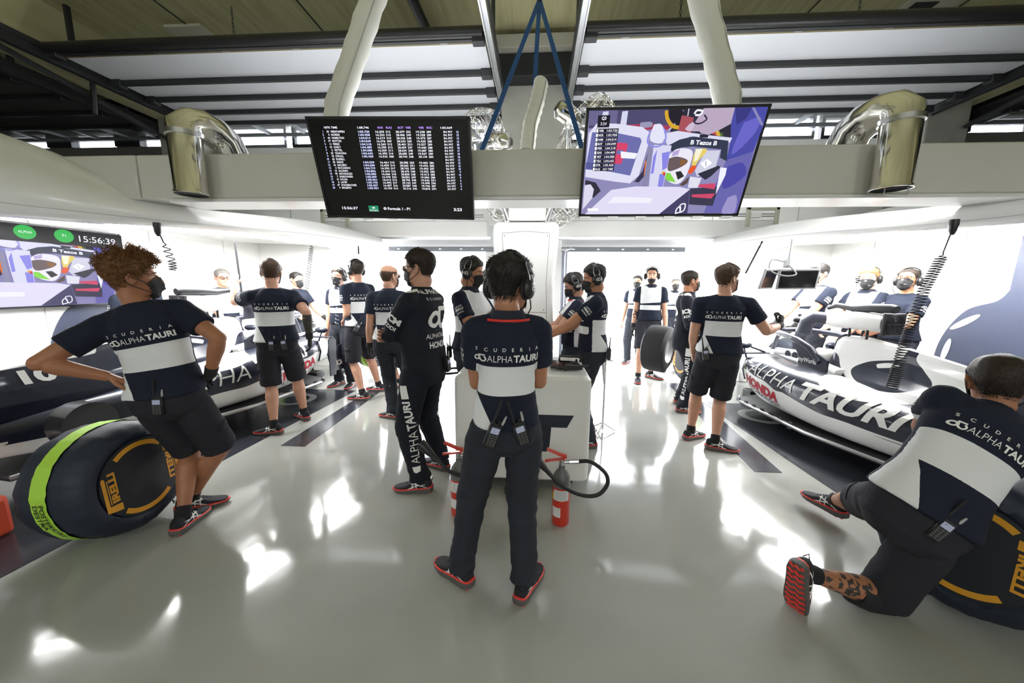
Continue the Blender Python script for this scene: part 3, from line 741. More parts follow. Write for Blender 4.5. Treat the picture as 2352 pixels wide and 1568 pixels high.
def hair_mesh(style, seed=0, dense=1.):
    """hair cap in head coordinates: shell plus strands or curls"""
    rnd = random.Random(seed); mb = MB(); n = 64; rows = []
    def line(th):                                    # hairline height by angle from the nose
        a = abs(th)
        pts = dict(bald=[(0, 1.2), (1.1, 1.1), (1.25, .60), (1.55, .50), (1.9, .44), (2.2, .26), (2.6, .19), (3.15, .17)]).get(style, [(0, .80), (.5, .79), (.85, .72), (1.1, .60), (1.35, .52), (1.62, .50), (1.85, .48), (2.1, .32), (2.5, .22), (3.15, .19)])
        return np.interp(a, [p[0] for p in pts], [p[1] for p in pts])
    def top(th): return .72 - .03 * math.cos(th) if style == 'bald' else 1.
    thick = dict(short=.010, crop=.006, curly=.030, bald=.004, tuft=.013, full=.016)[style]
    m = 20
    for i in range(m + 1):
        row = []
        for k in range(n):
            th = -math.pi + 2 * math.pi * k / n; z0 = line(th); z1 = max(top(th), z0 + .02) if style == 'bald' else 1.
            t = i / m; zf = z0 + (z1 - z0) * (t if style == 'bald' else 1 - (1 - t) ** 1.6) + (.03 * noise.noise(V((th * 3, t * 2, seed))) * t if style == 'bald' else 0)
            if style == 'bald': zf = min(zf, .9); ed = min(1, 4 * t, 4 * (1 - t)); off = -.003 + .009 * ed if z0 < 1 else -.01
            else:
                up = max(0, (zf - .55) / .45); off = -.0015 + (thick * (.5 + .75 * up) + .0065) * min(1, 4.0 * t)
                if style in ('tuft', 'short', 'full') and abs(th) < 1: off += .010 * up * (math.cos(th))
                off += noise.noise(V((math.sin(th) * 4, math.cos(th) * 4 + seed, zf * 7))) * thick * .5
            row.append(headpt(th, min(zf, .999), off))
        rows.append(row)
    mb.loft(rows, 0, False, True)
    if style != 'bald': mb.add(rows[-1], [tuple(range(n))])
    for s in (-1, 1):                                # eyebrows
        mb.tube([(s * .014, .0965, .030), (s * .034, .0945, .035), (s * .054, .077, .029)], [.003, .0036, .002], 6)
    # strands
    N = int(dict(short=2600, crop=6500, curly=1500, bald=700, tuft=2400, full=2800)[style] * dense)
    for _ in range(N):
        th = rnd.uniform(-math.pi, math.pi); t = rnd.random(); z0 = line(th)
        zf = z0 + (.995 - z0) * (1 - (1 - t) ** 1.6)
        if style == 'bald':
            if z0 > .9: continue
            zf = z0 + (max(top(th), z0 + .02) - z0) * t
        up = max(0, (zf - .55) / .45)
        p = headpt(th, zf, thick * (.3 + .6 * up) + .004); nrm = (headpt(th, zf, .02) - headpt(th, zf, 0)).normalized()
        if style == 'curly':
            if zf < .5 and rnd.random() < .6: continue
            L = rnd.uniform(.018, .040) * (.35 + up); ax = (nrm + V((rnd.uniform(-.6, .6), rnd.uniform(-.3, .8), rnd.uniform(-.5, .5)))).normalized()
            u = ax.orthogonal().normalized(); w = ax.cross(u); r = rnd.uniform(.004, .009); ph = rnd.uniform(0, 6.28); tn = rnd.uniform(1., 1.8)
            pts = [p + ax * (L * q / 9) + (u * math.cos(ph + tn * 6.28 * q / 9) + w * math.sin(ph + tn * 6.28 * q / 9)) * r * min(1, q / 3) for q in range(10)]
            mb.tube(pts, [.0016] * 9 + [.0007], 3, cap=False)
        else:
            fl = V((-p.y * .1 if style != 'full' else 0, -.5, -.55)) if up < .5 else V((rnd.uniform(-.5, .5), (.8 if style in ('tuft', 'short') and p.y > .0 else -.7), -.05))
            L = rnd.uniform(.010, .026) * dict(short=.9, crop=.38, bald=.5, tuft=1.25, full=1.5)[style]
            d = (fl - nrm * fl.dot(nrm)).normalized() + nrm * rnd.uniform(.12, .5) + V((rnd.uniform(-.3, .3), rnd.uniform(-.3, .3), rnd.uniform(-.3, .3)))
            d.normalize(); e = p + d * L; q = nrm.cross(d).normalized() * .0013
            mb.add([p - q, p + q, p + d * L * .6 + q * .7 + nrm * .001, e, p + d * L * .6 - q * .7 + nrm * .001], [(0, 1, 2, 3, 4)])
    return mb

def ik(a, c, l1, l2, pole):
    d = c - a; L = min(max(d.length, abs(l1 - l2) + .01), (l1 + l2) * .998); u = d.normalized(); c = a + u * L
    x = (l1 * l1 - l2 * l2 + L * L) / (2 * L); y = math.sqrt(max(0, l1 * l1 - x * x))
    p = pole - u * pole.dot(u)
    if p.length < 1e-4: p = u.orthogonal()
    return a + u * x + p.normalized() * y, c

class Torso:
    TS = [(-.20, .080, .085, 0), (-.1, .150, .115, -.012), (.03, .166, .122, -.015), (.2, .152, .108, 0), (.38, .140, .100, .008), (.55, .152, .110, .010), (.7, .166, .118, .004), (.78, .168, .114, 0), (.87, .138, .094, -.008), (.95, .088, .072, -.012), (1.0, .062, .062, -.008), (1.08, .058, .058, 0)]
    def __init__(s, P, N, fh, fs, k, b, bend):
        s.P, s.N, s.k, s.b = P, N, k, b; s.L = (N - P).length; u = (N - P).normalized()
        s.fh, s.fs = fh, fs; s.C = P + (N - P) * .5 + bend
    def pt(s, t):
        if t < 0: return s.P + (s.C - s.P) * 2 * t
        if t > 1: return s.N + (s.N - s.C) * 2 * (t - 1)
        return s.P * (1 - t) ** 2 + s.C * 2 * t * (1 - t) + s.N * t * t
    def fr(s, t):
        q = min(1, max(0, t)); up = ((s.C - s.P) * (1 - q) + (s.N - s.C) * q).normalized()
        f = s.fh * (1 - q) + s.fs * q; f = (f - up * f.dot(up)).normalized(); return s.pt(t), f.cross(up), f, up
    def ring(s, t, w, d, yo, n=30, e=.85):
        c, r, f, up = s.fr(t); k = s.k; w *= k * s.b; d *= k * (.5 + .5 * s.b)
        return [c + f * (yo * k) + r * (w * math.copysign(abs(math.cos(a)) ** e, math.cos(a))) + f * (d * math.copysign(abs(math.sin(a)) ** e, math.sin(a))) for a in [2 * math.pi * i / n for i in range(n)]]
    def rings(s, g, lo=-1, hi=2, wmin=None, n=30):
        T = s.TS; xs = [t[0] for t in T]; out = []
        for t in sorted(set([x for x in xs if lo <= x <= hi] + [x for x in (lo, hi) if xs[0] <= x <= xs[-1]])):
            w, d, yo = (np.interp(t, xs, [q[i] for q in T]) for i in (1, 2, 3))
            if wmin and t < .5: w = max(w, wmin); d = max(d, wmin * .72)
            out.append(s.ring(t, w + g, d + g, yo, n))
        return out
    def hemrings(s, hem):
        T = s.TS; xs = [t[0] for t in T]; out = []
        for t in [hem, hem + .03, .2, .3, .38, .46, .55, .7, .78, .87, .95, .985]:
            w, d, yo = (np.interp(t, xs, [q[i] for q in T]) for i in (1, 2, 3))
            g = .013 + .020 * max(0, min(1, (.34 - t) / .2))
            if t < .56: w = max(w, .150); d = max(d, .112)
            out.append(s.ring(t, w + g, d + g, yo, 30))
        return out
    def coords(s, vs):
        """spine coordinate, lateral and forward offset of points"""
        ts = np.linspace(-.3, 1.15, 60); fr = [s.fr(t) for t in ts]
        c = np.array([f[0] for f in fr]); up = np.array([f[3] for f in fr])
        best = np.full(len(vs), 1e9); idx = np.zeros(len(vs), int)
        for i in range(60):
            d = np.abs((vs - c[i]) @ up[i]); m = d < best; best[m] = d[m]; idx[m] = i
        r = np.array([f[1] for f in fr])[idx]; f = np.array([f[2] for f in fr])[idx]; d = vs - c[idx]
        return ts[idx] + (d * up[idx]).sum(1) / s.L, (d * r).sum(1), (d * f).sum(1)

def segdist(vs, a, b):
    a = np.array(a); b = np.array(b); d = b - a; t = np.clip(((vs - a) @ d) / (d @ d), 0, 1); return np.linalg.norm(vs - a - t[:, None] * d, axis=1), t
def wrinkle(vs, nn, amp, seed, sc=9., segs=()):
    out = vs.copy(); w = np.full(len(vs), .45)
    for p, r in segs: w = np.maximum(w, np.clip(1.4 - np.linalg.norm(vs - np.array(p), axis=1) / r, 0, 1.3))
    for i in range(len(vs)):
        v = vs[i]; q = V((v[0] * sc + seed * 3.1, v[1] * sc, v[2] * sc * 1.7)); a = noise.noise(q); b2 = noise.noise(V((v[0] * sc * 2.3, v[1] * sc * 2.3 + seed, v[2] * sc * 3.4)))
        out[i] = v + nn[i] * (amp * w[i] * ((1 - 2.2 * abs(a)) * .8 + b2 * .5))
    return out

PEOPLE = {}
def person(key, label, at, yaw, h=1.8, b=1., hip=None, neck=None, bend=(0, 0, 0), tw=0, hy=0, hp=0, hr=0, armL='down', armR='down', footL=None, footR=None,
           kneeL=None, kneeR=None, top='tee', bottom='shorts', hair='short', hc='dark', skin='light', vox=.011, mask='up', gear=(), gloves='', sock=True, text=True,
           tattoo=None, seed=0, dense=1., belt=False, shl=(0, 0, 0), shr=(0, 0, 0), hoff=(0, 0, 0), lanyard=None, pad=None, sleeve=.60, hem=.07, white=True, lower=True, hs=1.):
    k = h / 1.8; A = V((at[0], at[1], 0)); RZ = MX.Rotation(R(yaw), 3, 'Z')
    W = lambda p: A + RZ @ V(p)
    D = lambda p: RZ @ V(p)
    root = thing('person', label, 'person', A)
    hip = hip or (0, 0, .525 * h); P = W(hip)
    neck = neck or (0, -.01, .853 * h); N = W(neck)
    fh = D((0, 1, 0)); fs = MX.Rotation(R(tw), 3, 'Z') @ fh
    T = Torso(P, N, fh, fs, k, b, D(bend))
    _, rs, fsh, ups = T.fr(.93); _, rh, _, _ = T.fr(0.)
    J = {}
    for s, sg, so in (('L', -1, shl), ('R', 1, shr)):
        J['sh' + s] = T.pt(.845) + rs * (sg * .172 * k * (.4 + .6 * b)) + D(so)
        J['hp' + s] = P + rh * (sg * .092 * k) - V((0, 0, .01))
        foot = (footL if s == 'L' else footR) or (sg * .12, 0, .085, -sg * 12, 0)
        foot = tuple(foot) + (0,) * (6 - len(foot))
        an = W(foot[:3]); kp = (kneeL if s == 'L' else kneeR) or (sg * .08, 1, 0)
        kn, an = ik(J['hp' + s], an, .247 * h, .240 * h, D(kp)); J['kn' + s] = kn; J['an' + s] = an; J['ft' + s] = foot
        arm = armL if s == 'L' else armR
        if arm == 'down': arm = (sg * .27 * k, .03, .80 * k, (sg * .25, -1, 0), .30)
        arm = tuple(arm)
        el, wr = ik(J['sh' + s], W(arm[:3]), .170 * h, .150 * h, D(arm[3])); J['el' + s] = el; J['wr' + s] = wr
        J['curl' + s] = arm[4] if len(arm) > 4 else .35
        J['palm' + s] = D(arm[5]) if len(arm) > 5 and arm[5] else D((-sg, .1, 0))
        J['fing' + s] = D(arm[6]) if len(arm) > 6 else None
    HM = MX.Translation(T.pt(1.0) + (T.N - T.C).normalized() * .035 * k + D(hoff) + V((0, 0, .092 * k))) @ MX.Rotation(R(yaw + hy), 4, 'Z') @ MX.Rotation(R(hp), 4, 'X') @ MX.Rotation(R(hr), 4, 'Y') @ MX.Scale((.5 + .5 * k) * 1.07 * hs, 4)
    HM = HM @ MX.Translation((0, .012, .012))
    J['HM'] = HM; J['T'] = T; J['root'] = root; PEOPLE[key] = J
    # ---- body
    mb = MB(); mb.loft(T.rings(-.006)); head_mb(mb, HM)
    mb.tube([T.pt(.93), T.pt(1.02), HM @ V((0, -.022, -.075)), HM @ V((0, -.015, -.02))], [.066 * k, .060 * k, .059 * k, .055 * k], 20)
    for s in 'LR':
        sh, el, wr = J['sh' + s], J['el' + s], J['wr' + s]; d = wr - el
        mb.tube([T.pt(.94), T.pt(.92).lerp(sh, .55) + V((0, 0, .006)), sh], [.058 * k, .052 * k, .058 * k], 14); mb.ell(sh, (.060 * k,) * 3)
        q = b ** .5 * k
        mb.tube([sh, sh.lerp(el, .3), sh.lerp(el, .6), el, el + d * .12, el + d * .3, el + d * .65, wr], [.056 * q, .055 * q, .050 * q, .042 * q, .044 * q, .046 * q, .036 * q, .028 * q], 16); mb.ell(el, (.0435 * q,) * 3, 12)
        hp, kn, an = J['hp' + s], J['kn' + s], J['an' + s]; sd = an - kn; bk = (kn - (hp + an) / 2)
        bk = -(bk - sd.normalized() * bk.dot(sd.normalized())); bk = bk.normalized() if bk.length > .02 else -fh
        mb.tube([hp + V((0, 0, .02)), hp.lerp(kn, .3), hp.lerp(kn, .7), kn - sd * .03, kn + sd * .08, kn + sd * .28 + bk * .016, kn + sd * .5 + bk * .010, kn + sd * .8, an], [.086 * q, .082 * q, .066 * q, .058 * q, .055 * q, .061 * q, .052 * q, .038 * q, .037 * q], 18); mb.ell(kn, (.057 * q,) * 3, 12)
        fy = R(yaw + J['ft' + s][3]); FM = MX.Translation(an) @ MX.Rotation(fy, 4, 'Z') @ MX.Rotation(R(J['ft' + s][5]), 4, 'Y') @ MX.Rotation(R(J['ft' + s][4]), 4, 'X')
        J['FM' + s] = FM
        mb.tube([an, FM @ V((0, .02, -.03)), FM @ V((0, .10, -.052))], [.036 * k, .034, .022], 12)
    vs, fs, _ = remesh(mb, vox * (.75 if vox < .009 else .8), 3)
    fs = list(fs)
    for s in 'LR':
        wr, el = J['wr' + s], J['el' + s]; y = (J['fing' + s] or (wr - el)).normalized(); z = -J['palm' + s]; z = (z - y * z.dot(y)).normalized(); x = y.cross(z)
        Hm = frame(wr, x, y); hv, hf = hand_geo(J['curl' + s], s); hv = hv * k * 1.02; J['hand' + s] = Hm
        M3 = np.array(Hm.to_3x3()); hv = hv @ M3.T + np.array(wr)
        if s in gloves:
            gm = MB(); gm.v = [V(p) for p in hv]; gm.f = [list(f) for f in hf]
            u = (el - wr).normalized(); gm.tube([wr - u * .01, wr + u * .03, wr + u * .055], [.034 * k, .036 * k, .038 * k], 16)
            gm.build('glove', GLOVEM, root)
        else:
            bidx = len(vs); vs = np.vstack([vs, hv]); fs += [tuple(i + bidx for i in f) for f in hf]
    mats = [SKINS[skin]]; midx = None
    if tattoo:
        midx = np.full(len(vs), -1.)
        for a, bb, t0, t1, *thr in tattoo:
            dd, tt = segdist(vs, J[a], J[bb]); nz = np.full(len(vs), -1.); w = np.where(dd < .085)[0]
            for i in w: c = V(vs[i]); nz[i] = noise.noise(c * 34) + .6 * noise.noise(c * 85) - (thr[0] if thr else .0)
            midx = np.maximum(midx, np.minimum(nz, np.minimum((tt - t0) * 4, (t1 - tt) * 4)))
    o = bpy.data.objects.new('body', rawmesh('body', vs, fs, mats, A, attr=None if midx is None else {'tattoo': midx})); COL.objects.link(o); o.parent = root
    # ---- trousers, shorts
    g = .016
    if top != 'suit':
        mb = MB(); mb.loft(T.rings(g - .003, -.2, .15))
        for s in 'LR':
            hp, kn, an = J['hp' + s], J['kn' + s], J['an' + s]; sd = an - kn
            if bottom == 'shorts':
                mb.tube([hp + V((0, 0, .03)), hp.lerp(kn, .2), hp.lerp(kn, .55), hp.lerp(kn, .97)], [.090 * k, .106 * k, .102 * k, .098 * k], 24)
            else:
                mb.tube([hp + V((0, 0, .03)), hp.lerp(kn, .2), hp.lerp(kn, .6), kn, kn + sd * .3, kn + sd * .65, kn + sd * .9, an - sd.normalized() * .0], [.088 * k, .102 * k, .088 * k, .082 * k, .076 * k, .068 * k, .067 * k, .073 * k], 24)
        vs, fs, nn = remesh(mb, vox, 4)
        pts = [(J['kn' + s], .16) for s in 'LR'] + [(J['an' + s], .22) for s in 'LR'] + [(P, .2)]
        vs = wrinkle(vs, nn, .008 if bottom == 'shorts' else .011, seed + 5, 8, pts)
        o = bpy.data.objects.new(bottom, rawmesh(bottom, vs, fs, SHORTM if bottom == 'shorts' else TROUSM, A)); COL.objects.link(o); o.parent = root
        if bottom == 'shorts' and vox < .012:         # pocket flap on the outer thigh
            bv = BVHTree.FromPolygons([V(v) for v in vs], fs)
            for s, sg in (('L', -1), ('R', 1)):
                dn = (J['kn' + s] - J['hp' + s]).normalized(); ctr = J['hp' + s].lerp(J['kn' + s], .60); out = (rh * sg - dn * dn.dot(rh * sg)).normalized()
                fl = Flat().rect(-.055, .055, -.008, .03); Tm = frame(ctr + out * .3, out.cross(dn) , -dn)
                q = fl.project(Tm, bv, .005, .6, .02, 0)
                if q.f:
                    oo = q.build('pocket_flap', SHORTM, root); md = oo.modifiers.new('s', 'SOLIDIFY'); md.thickness = .004
    # ---- upper garment
    mb = MB(); mb.loft(T.hemrings(hem)) if top != 'suit' else mb.loft(T.rings(.020, -.2, 1.0, wmin=.162))
    for s in 'LR':
        sh, el, wr = J['sh' + s], J['el' + s], J['wr' + s]; d = wr - el; q = b ** .5 * k
        mb.tube([T.pt(.92), T.pt(.91).lerp(sh, .5) + V((0, 0, .004)), sh], [.066 * k, .062 * k, .068 * k], 16); mb.ell(sh, (.070 * q,) * 3)
        if top == 'suit':
            mb.tube([sh, sh.lerp(el, .4), sh.lerp(el, .85), el, el + d * .15, el + d * .5, el + d * .97], [.074 * q, .072 * q, .062 * q, .058 * q, .060 * q, .052 * q, .044 * q], 20)
        else:
            mb.tube([sh, sh.lerp(el, .25), sh.lerp(el, sleeve)], [.070 * q, .072 * q, .074 * q], 20)
        if top == 'suit':
            hp, kn, an = J['hp' + s], J['kn' + s], J['an' + s]; sd = an - kn
            mb.tube([hp + V((0, 0, .03)), hp.lerp(kn, .2), hp.lerp(kn, .6), kn, kn + sd * .3, kn + sd * .65, kn + sd * .9, an - sd.normalized() * .015], [.110 * k, .108 * k, .094 * k, .084 * k, .082 * k, .072 * k, .072 * k, .078 * k], 24)
    vs, fs, nn = remesh(mb, vox, 4)
    pts = [(J['el' + s], .14) for s in 'LR'] + [(T.pt(.25), .2)] + ([(J['kn' + s], .15) for s in 'LR'] + [(J['an' + s], .2) for s in 'LR'] if top == 'suit' else [])
    vs = wrinkle(vs, nn, .012 if top == 'suit' else .0075, seed + 1, 7, pts)
    sv, su, sf = T.coords(vs)
    wm = np.full(len(vs), -1.)
    armd = np.full(len(vs), 9.)
    for s, sg in (('L', -1), ('R', 1)):
        dd, tt = segdist(vs, J['sh' + s].lerp(J['el' + s], -.1), J['el' + s]); lat = su * sg
        armd = np.minimum(armd, np.maximum(dd - .094 * k, (.150 * k - lat) * .7))
        if top == 'suit':
            d2, t2 = segdist(vs, J['el' + s], J['wr' + s]); armd = np.minimum(armd, np.maximum(d2 - .08 * k, .02 - tt * .0))
    if top != 'suit' and white:
        bandb = np.minimum(sv - .345, .585 - sv)
        side = np.minimum(.36 - sv, (-su - (.150 * k - (.345 - sv) * .26)) * 1.6)
        back = np.maximum(bandb, side)
        wedge = np.minimum(sv - (.47 + .0 * su), .56 - sv - su * .35)
        frontw = np.maximum(np.minimum(sv - .345, .47 - sv), np.minimum(sv - .53 + (su) * .15, .97 - sv))
        frontw = np.minimum(frontw, .15 * k - np.abs(su) * .95)
        blend = np.where(sf > .015, frontw, back)
        wm = np.minimum(blend, armd * 2.2)
    o = bpy.data.objects.new('race_suit' if top == 'suit' else 'shirt', rawmesh('shirt', vs, fs, SUITM if top == 'suit' else JERSEY, A, attr={'white_area': wm})); COL.objects.link(o); o.parent = root
    shirt = o; bv = BVHTree.FromPolygons([V(v) for v in vs], fs); J['bvh'] = bv
    # ---- lettering
    if text:
        put = lambda q, nm='lettering': q.build(nm, LETW, shirt, smooth=False) if q.f else None
        c, r_, f_, u_ = T.fr(.655); Tm = frame(c - f_ * .35, r_, u_)
        bold = vox < .02
        if top != 'suit':
            fl = Flat(); hh = .034 * k
            fl.logo(-.158 * k, -.017 * k, hh); fl.text('ALPHA', -.105 * k, -.017 * k, hh, .112 * k, bold=-.008); fl.text('TAURI', .012 * k, -.017 * k, hh, .125 * k, bold=.035)
            for i, ch in enumerate('SCUDERIA'): fl.text(ch, (-.150 + i * .0395) * k, .034 * k, .017 * k, align='C', bold=.012)
            q = fl.project(Tm, bv, .0035, .7, .012, 0); put(q)
        else:
            fl = Flat(); fl.text('ALPHATAURI', 0, .17 * k, .03 * k, .24 * k, align='C', bold=.01); fl.text('S C U D E R I A', 0, .125 * k, .018 * k, .2 * k, align='C')
            fl.logo(-.095 * k, -.08 * k, .16 * k); fl.text('ALPHATAURI', 0, -.15 * k, .035 * k, .24 * k, align='C'); fl.text('HONDA', 0, -.22 * k, .045 * k, .2 * k, align='C', bold=.03)
            q = fl.project(Tm, bv, .0035, .7, .012, 0); put(q)
            c, r_, f_, u_ = T.fr(.72); fl = Flat().rect(-.14, .14, -.05, .05)
            q = fl.project(frame(c + f_ * .35, -r_, u_), bv, .0035, .7, .02, 0); put(q)
        for s, sg in (('L', -1), ('R', 1)):
            sh, el, wr = J['sh' + s], J['el' + s], J['wr' + s]; dn = (el - sh).normalized(); out = rs * sg; out = out - dn * out.dot(dn)
            if out.length < .25: out = (J['wr' + s] - el) * -1; out = out - dn * out.dot(dn)
            out.normalize(); c = sh.lerp(el, .36 if top != 'suit' else .45)
            fl = Flat(); fl.text('myWorld', 0, .024 * k, .016 * k, .07 * k, align='C', bold=.01); fl.text('PIRELLI', 0, -.003 * k, .019 * k, .08 * k, align='C', bold=.04); fl.text('RAVENOL', 0, -.030 * k, .015 * k, .075 * k, align='C', bold=.01)
            if top == 'suit':
                fl = Flat(); fl.text('ICM', 0, -.03 * k, .05 * k, .11 * k, align='C', bold=.05); fl.text('KDDI', 0, -.085 * k, .03 * k, .09 * k, align='C', bold=.03)
            q = fl.project(frame(c + out * .25, -dn.cross(out) , -dn), bv, .0035, .5, .012, 0); put(q)
            if top == 'suit':                        # shoulder caps, sleeve piping, leg lettering
                fl = Flat().poly([(-.06, -.015), (-.05, .03), (0, .045), (.05, .03), (.065, -.015), (.05, -.035), (-.045, -.035)]); q = fl.project(frame(sh + V((0, 0, .3)) - rs * sg * .03, rs, fsh), bv, .004, .6, .015, 0); put(q)
                fd = wr - el; o2 = (el - sh).normalized(); o2 = -V((0, 0, 1)) - fd.normalized() * (-fd.normalized().z); o2.normalize()
                oo = out - fd.normalized() * out.dot(fd.normalized()); oo.normalize()
                fl = Flat().ribbon([(.04, -.035), (.12, -.030), (fd.length * .9, -.012)], [.006, .014, .02]); q = fl.project(frame(el + oo * .25, fd, oo.cross(fd)), bv, .004, .5, .012, 0); put(q)
                hp, kn, an = J['hp' + s], J['kn' + s], J['an' + s]; dn = (an - hp).normalized(); oo = rh * sg - dn * dn.dot(rh * sg); oo.normalize(); oo = (oo * .9 - fh * .25).normalized()
                for a0, b0, txts in ((hp.lerp(kn, .75), an, 0),):
                    up = (hp.lerp(kn, .55) - an).normalized(); oo = (oo - up * oo.dot(up)).normalized()
                    base = an + up * .10; Lh = .52 * k
                    fl = Flat().text('ALPHA', .06 * k, -.027, .055 * k, .24 * k, bold=-.005).text('TAURI', .31 * k, -.027, .055 * k, .23 * k, bold=.035)
                    fl.poly([(.0, -.028), (.04, -.028), (.04, .028), (.0, .02), (-.01, 0)]); fl.poly([(.56 * k, -.03), (.66 * k, -.03), (.66 * k, .03), (.56 * k, .03)])
                    q = fl.project(frame(base + oo * .3, up, oo.cross(up)), bv, .004, .6, .015, 0); put(q)
                fl = Flat().logo(-.04, -.03, .06); q = fl.project(frame(kn + fh * .3 + rh * sg * .02, -rh, V((0, 0, 1))), bv, .004, .6, .01, 0); put(q)
    # ---- collar
    c0, r_, f_, u_ = T.fr(.955)
    if top in ('polo', 'suit'):
        mb = MB(); e = .7; rg = []
        for t, w, d, yo in ((.925, .098, .088, -.006), (.955, .082, .078, -.002), (1.02, .069, .070, .006), (1.025, .074, .075, .006), (.965, .094, .086, -.004), (.93, .104, .092, -.006)):
            rg.append(T.ring(t, w / b, d / (.5 + .5 * b), yo, 30, 1.))
        mb.loft(rg, 0, False)
        cm = SUITM if top == 'suit' else mat('navy_jersey_trim', (.0125, .0165, .030), .9)
        mb.build('collar', cm, shirt)
    else:
        mb = MB(); rg = [T.ring(t, w / b, d / (.5 + .5 * b), -.006, 30, 1.) for t, w, d in ((.93, .088, .078), (.965, .077, .072), (.985, .072, .069), (.975, .068, .066))]
        mb.loft(rg, 0, False); mb.build('neckline', mat('navy_jersey_trim', (.0125, .0165, .030), .9), shirt)
    if lanyard:
        mb = MB(); n = 24; pts = []
        rg = [T.ring(t, w / b, d / (.5 + .5 * b), .002, 30, 1.) for t, w, d in ((.942, .118, .103), (.960, .112, .100))]
        mb.loft(rg, 0, False); mb.build('lanyard', mat('lanyard_' + lanyard, hexc({'red': '#d0261c', 'orange': '#d09040', 'black': '#101010'}[lanyard]), .7), root)
    if top == 'suit':
        fl = Flat().rect(-.014, .014, -.016, .016); q = fl.project(frame(T.pt(.985) - fsh * .3, r_, u_), BVHTree.FromPolygons([V(v) for v in vs], fs), .012, .6, .02, 0)
    # ---- shoes, socks
    for s in 'LR':
        if not lower: continue
        Mw = J['FM' + s] @ MX.Scale(k * 1.0, 4)
        so = ob('shoe', SHOE[0], root, Mw); ob('sole', SHOE[1], so); ob('stripe', SHOE[2], so); ob('laces', SHOE[3], so)
        if bottom == 'shorts' and sock:
            an, kn = J['an' + s], J['kn' + s]; u = (kn - an).normalized()
            MB().tube([Mw @ V((0, -.005, -.02)), an + u * .01, an + u * .045, an + u * .065], [.043 * k, .044 * k, .043 * k, .042 * k], 18).build('sock', SOCKM, root)
        if pad == s:
            kn, an, hp = J['kn' + s], J['an' + s], J['hp' + s]
            MB().tube([kn.lerp(hp, .18), kn, kn.lerp(an, .14), kn.lerp(an, .38)], [.078 * k, .076 * k, .076 * k, .068 * k], 20).build('knee_pad', BLACKM, root)
    # ---- head gear
    hm = hair_mesh(hair, seed, dense * (1 if vox < .009 else .55 if vox < .0125 else .25)); hme = hm.mesh('hair', HAIRM[hc]); ob('hair', hme, root, HM)
    if mask == 'up': m_ = ob('face_mask', MASKS[0][0], root, HM); ob('ear_loop', MASKS[0][1], m_)
    if mask == 'chin': m_ = ob('face_mask', MASKS[1][0], root, HM); ob('ear_loop', MASKS[1][1], m_)
    for e_ in EYES: ob('eye', e_, root, HM)
    if 'headset' in gear:
        q = ob('headset', HEADSET[0], root, HM)
        for nm, i in (('microphone', 1), ('emblem', 2), ('cable', 3)): ob(nm, HEADSET[i], q)
    if 'glasses' in gear: q = ob('glasses', GLASSES[0], root, HM); ob('lens', GLASSES[1], q)
    if 'watch' in gear:
        wr, el = J['wrL'], J['elL']; u = (el - wr).normalized(); MB().tube([wr + u * .015, wr + u * .035], [.033, .034], 18).build('watch', BLACK, root)
    return J

def radio_protos():
    mb = MB(); mb.cbox((0, 0, 0), .056, .032, .115, 0)
    b = mb.mesh('handheld_radio', [BLACK]); bm = bmesh.new(); bm.from_mesh(b); bmesh.ops.bevel(bm, geom=bm.edges[:], offset=.006, segments=2, affect='EDGES'); bm.to_mesh(b); bm.free()
    an = MB().tube([(-.016, 0, .055), (-.016, 0, .10), (-.016, 0, .165)], [.0075, .006, .005], 10).mesh('antenna', BLACKM)
    kn = MB().tube([(.010, 0, .055), (.010, 0, .072)], .007, 12).mesh('volume_knob', BLACK)
    sc = MB().box(-.019, .019, -.0178, -.016, .012, .040).mesh('screen', mat('radio_screen', (.25, .27, .33), .25, emit='#b9bfe0', es=.10))
    ke = MB()
    for i in range(5):
        for j in range(3): ke.cbox((-.015 + j * .015, -.0168, .002 - i * .011), .010, .002, .006)
    ke = ke.mesh('keypad', mat('radio_keys', (.09, .09, .09), .5))
    cl = MB().tube([(.024, .0, .055), (.026, -.003, .075), (.028, -.004, .10)], [.006, .006, .004], 10).mesh('cable_plug', mat('grey_plug', (.4, .4, .4), .4))
    return b, an, kn, sc, ke, cl
RADIO = radio_protos()
def radio(label, J, t, lat, ang=0, back=True, lean=0, sc=1.):
    """radio clipped to a belt: t along the spine, lat across"""
    T = J['T']; c, r, f, u = T.fr(t); d = -f if back else f
    p = c + r * lat
    h = J['bvh'].ray_cast(p + d * .5, -d, .6)
    pos = (h[0] if h[0] else p + d * .13) + d * .024
    Mw = frame(pos, r if back else -r, d * -1 if False else f if back else -f); x, y, z = r, f, u
    if not back: x, y = -r, -f
    Mw = MX.Identity(4)
    for i in range(3): Mw[i][0], Mw[i][1], Mw[i][2], Mw[i][3] = x[i], y[i], x.cross(y)[i], pos[i]
    Mw = Mw @ MX.Rotation(R(ang), 4, 'Y') @ MX.Rotation(R(lean), 4, 'X') @ MX.Scale(sc, 4)
    o = ob('handheld_radio', RADIO[0], None, Mw); tag(o, label, 'radio', 'radios clipped to belts')
    for nm, m in zip(('antenna', 'volume_knob', 'screen', 'keypad', 'cable_plug'), RADIO[1:]):
        q = ob(nm, m); q.parent = o
    return o
def loc(at, yaw, p):
    a = R(-yaw); x, y = p[0] - at[0], p[1] - at[1]
    return (math.cos(a) * x - math.sin(a) * y, math.sin(a) * x + math.cos(a) * y, p[2])
def foot(at, yaw, x, y, wyaw, z=.088, pitch=0, roll=0): return (*loc(at, yaw, (x, y, z)), wyaw - yaw, pitch, roll)
CR_R = lambda k=1: (-.02, .24, 1.12 * k, (.9, -.2, -.9), .5, (0, -1, 0), (-.8, .1, .3))
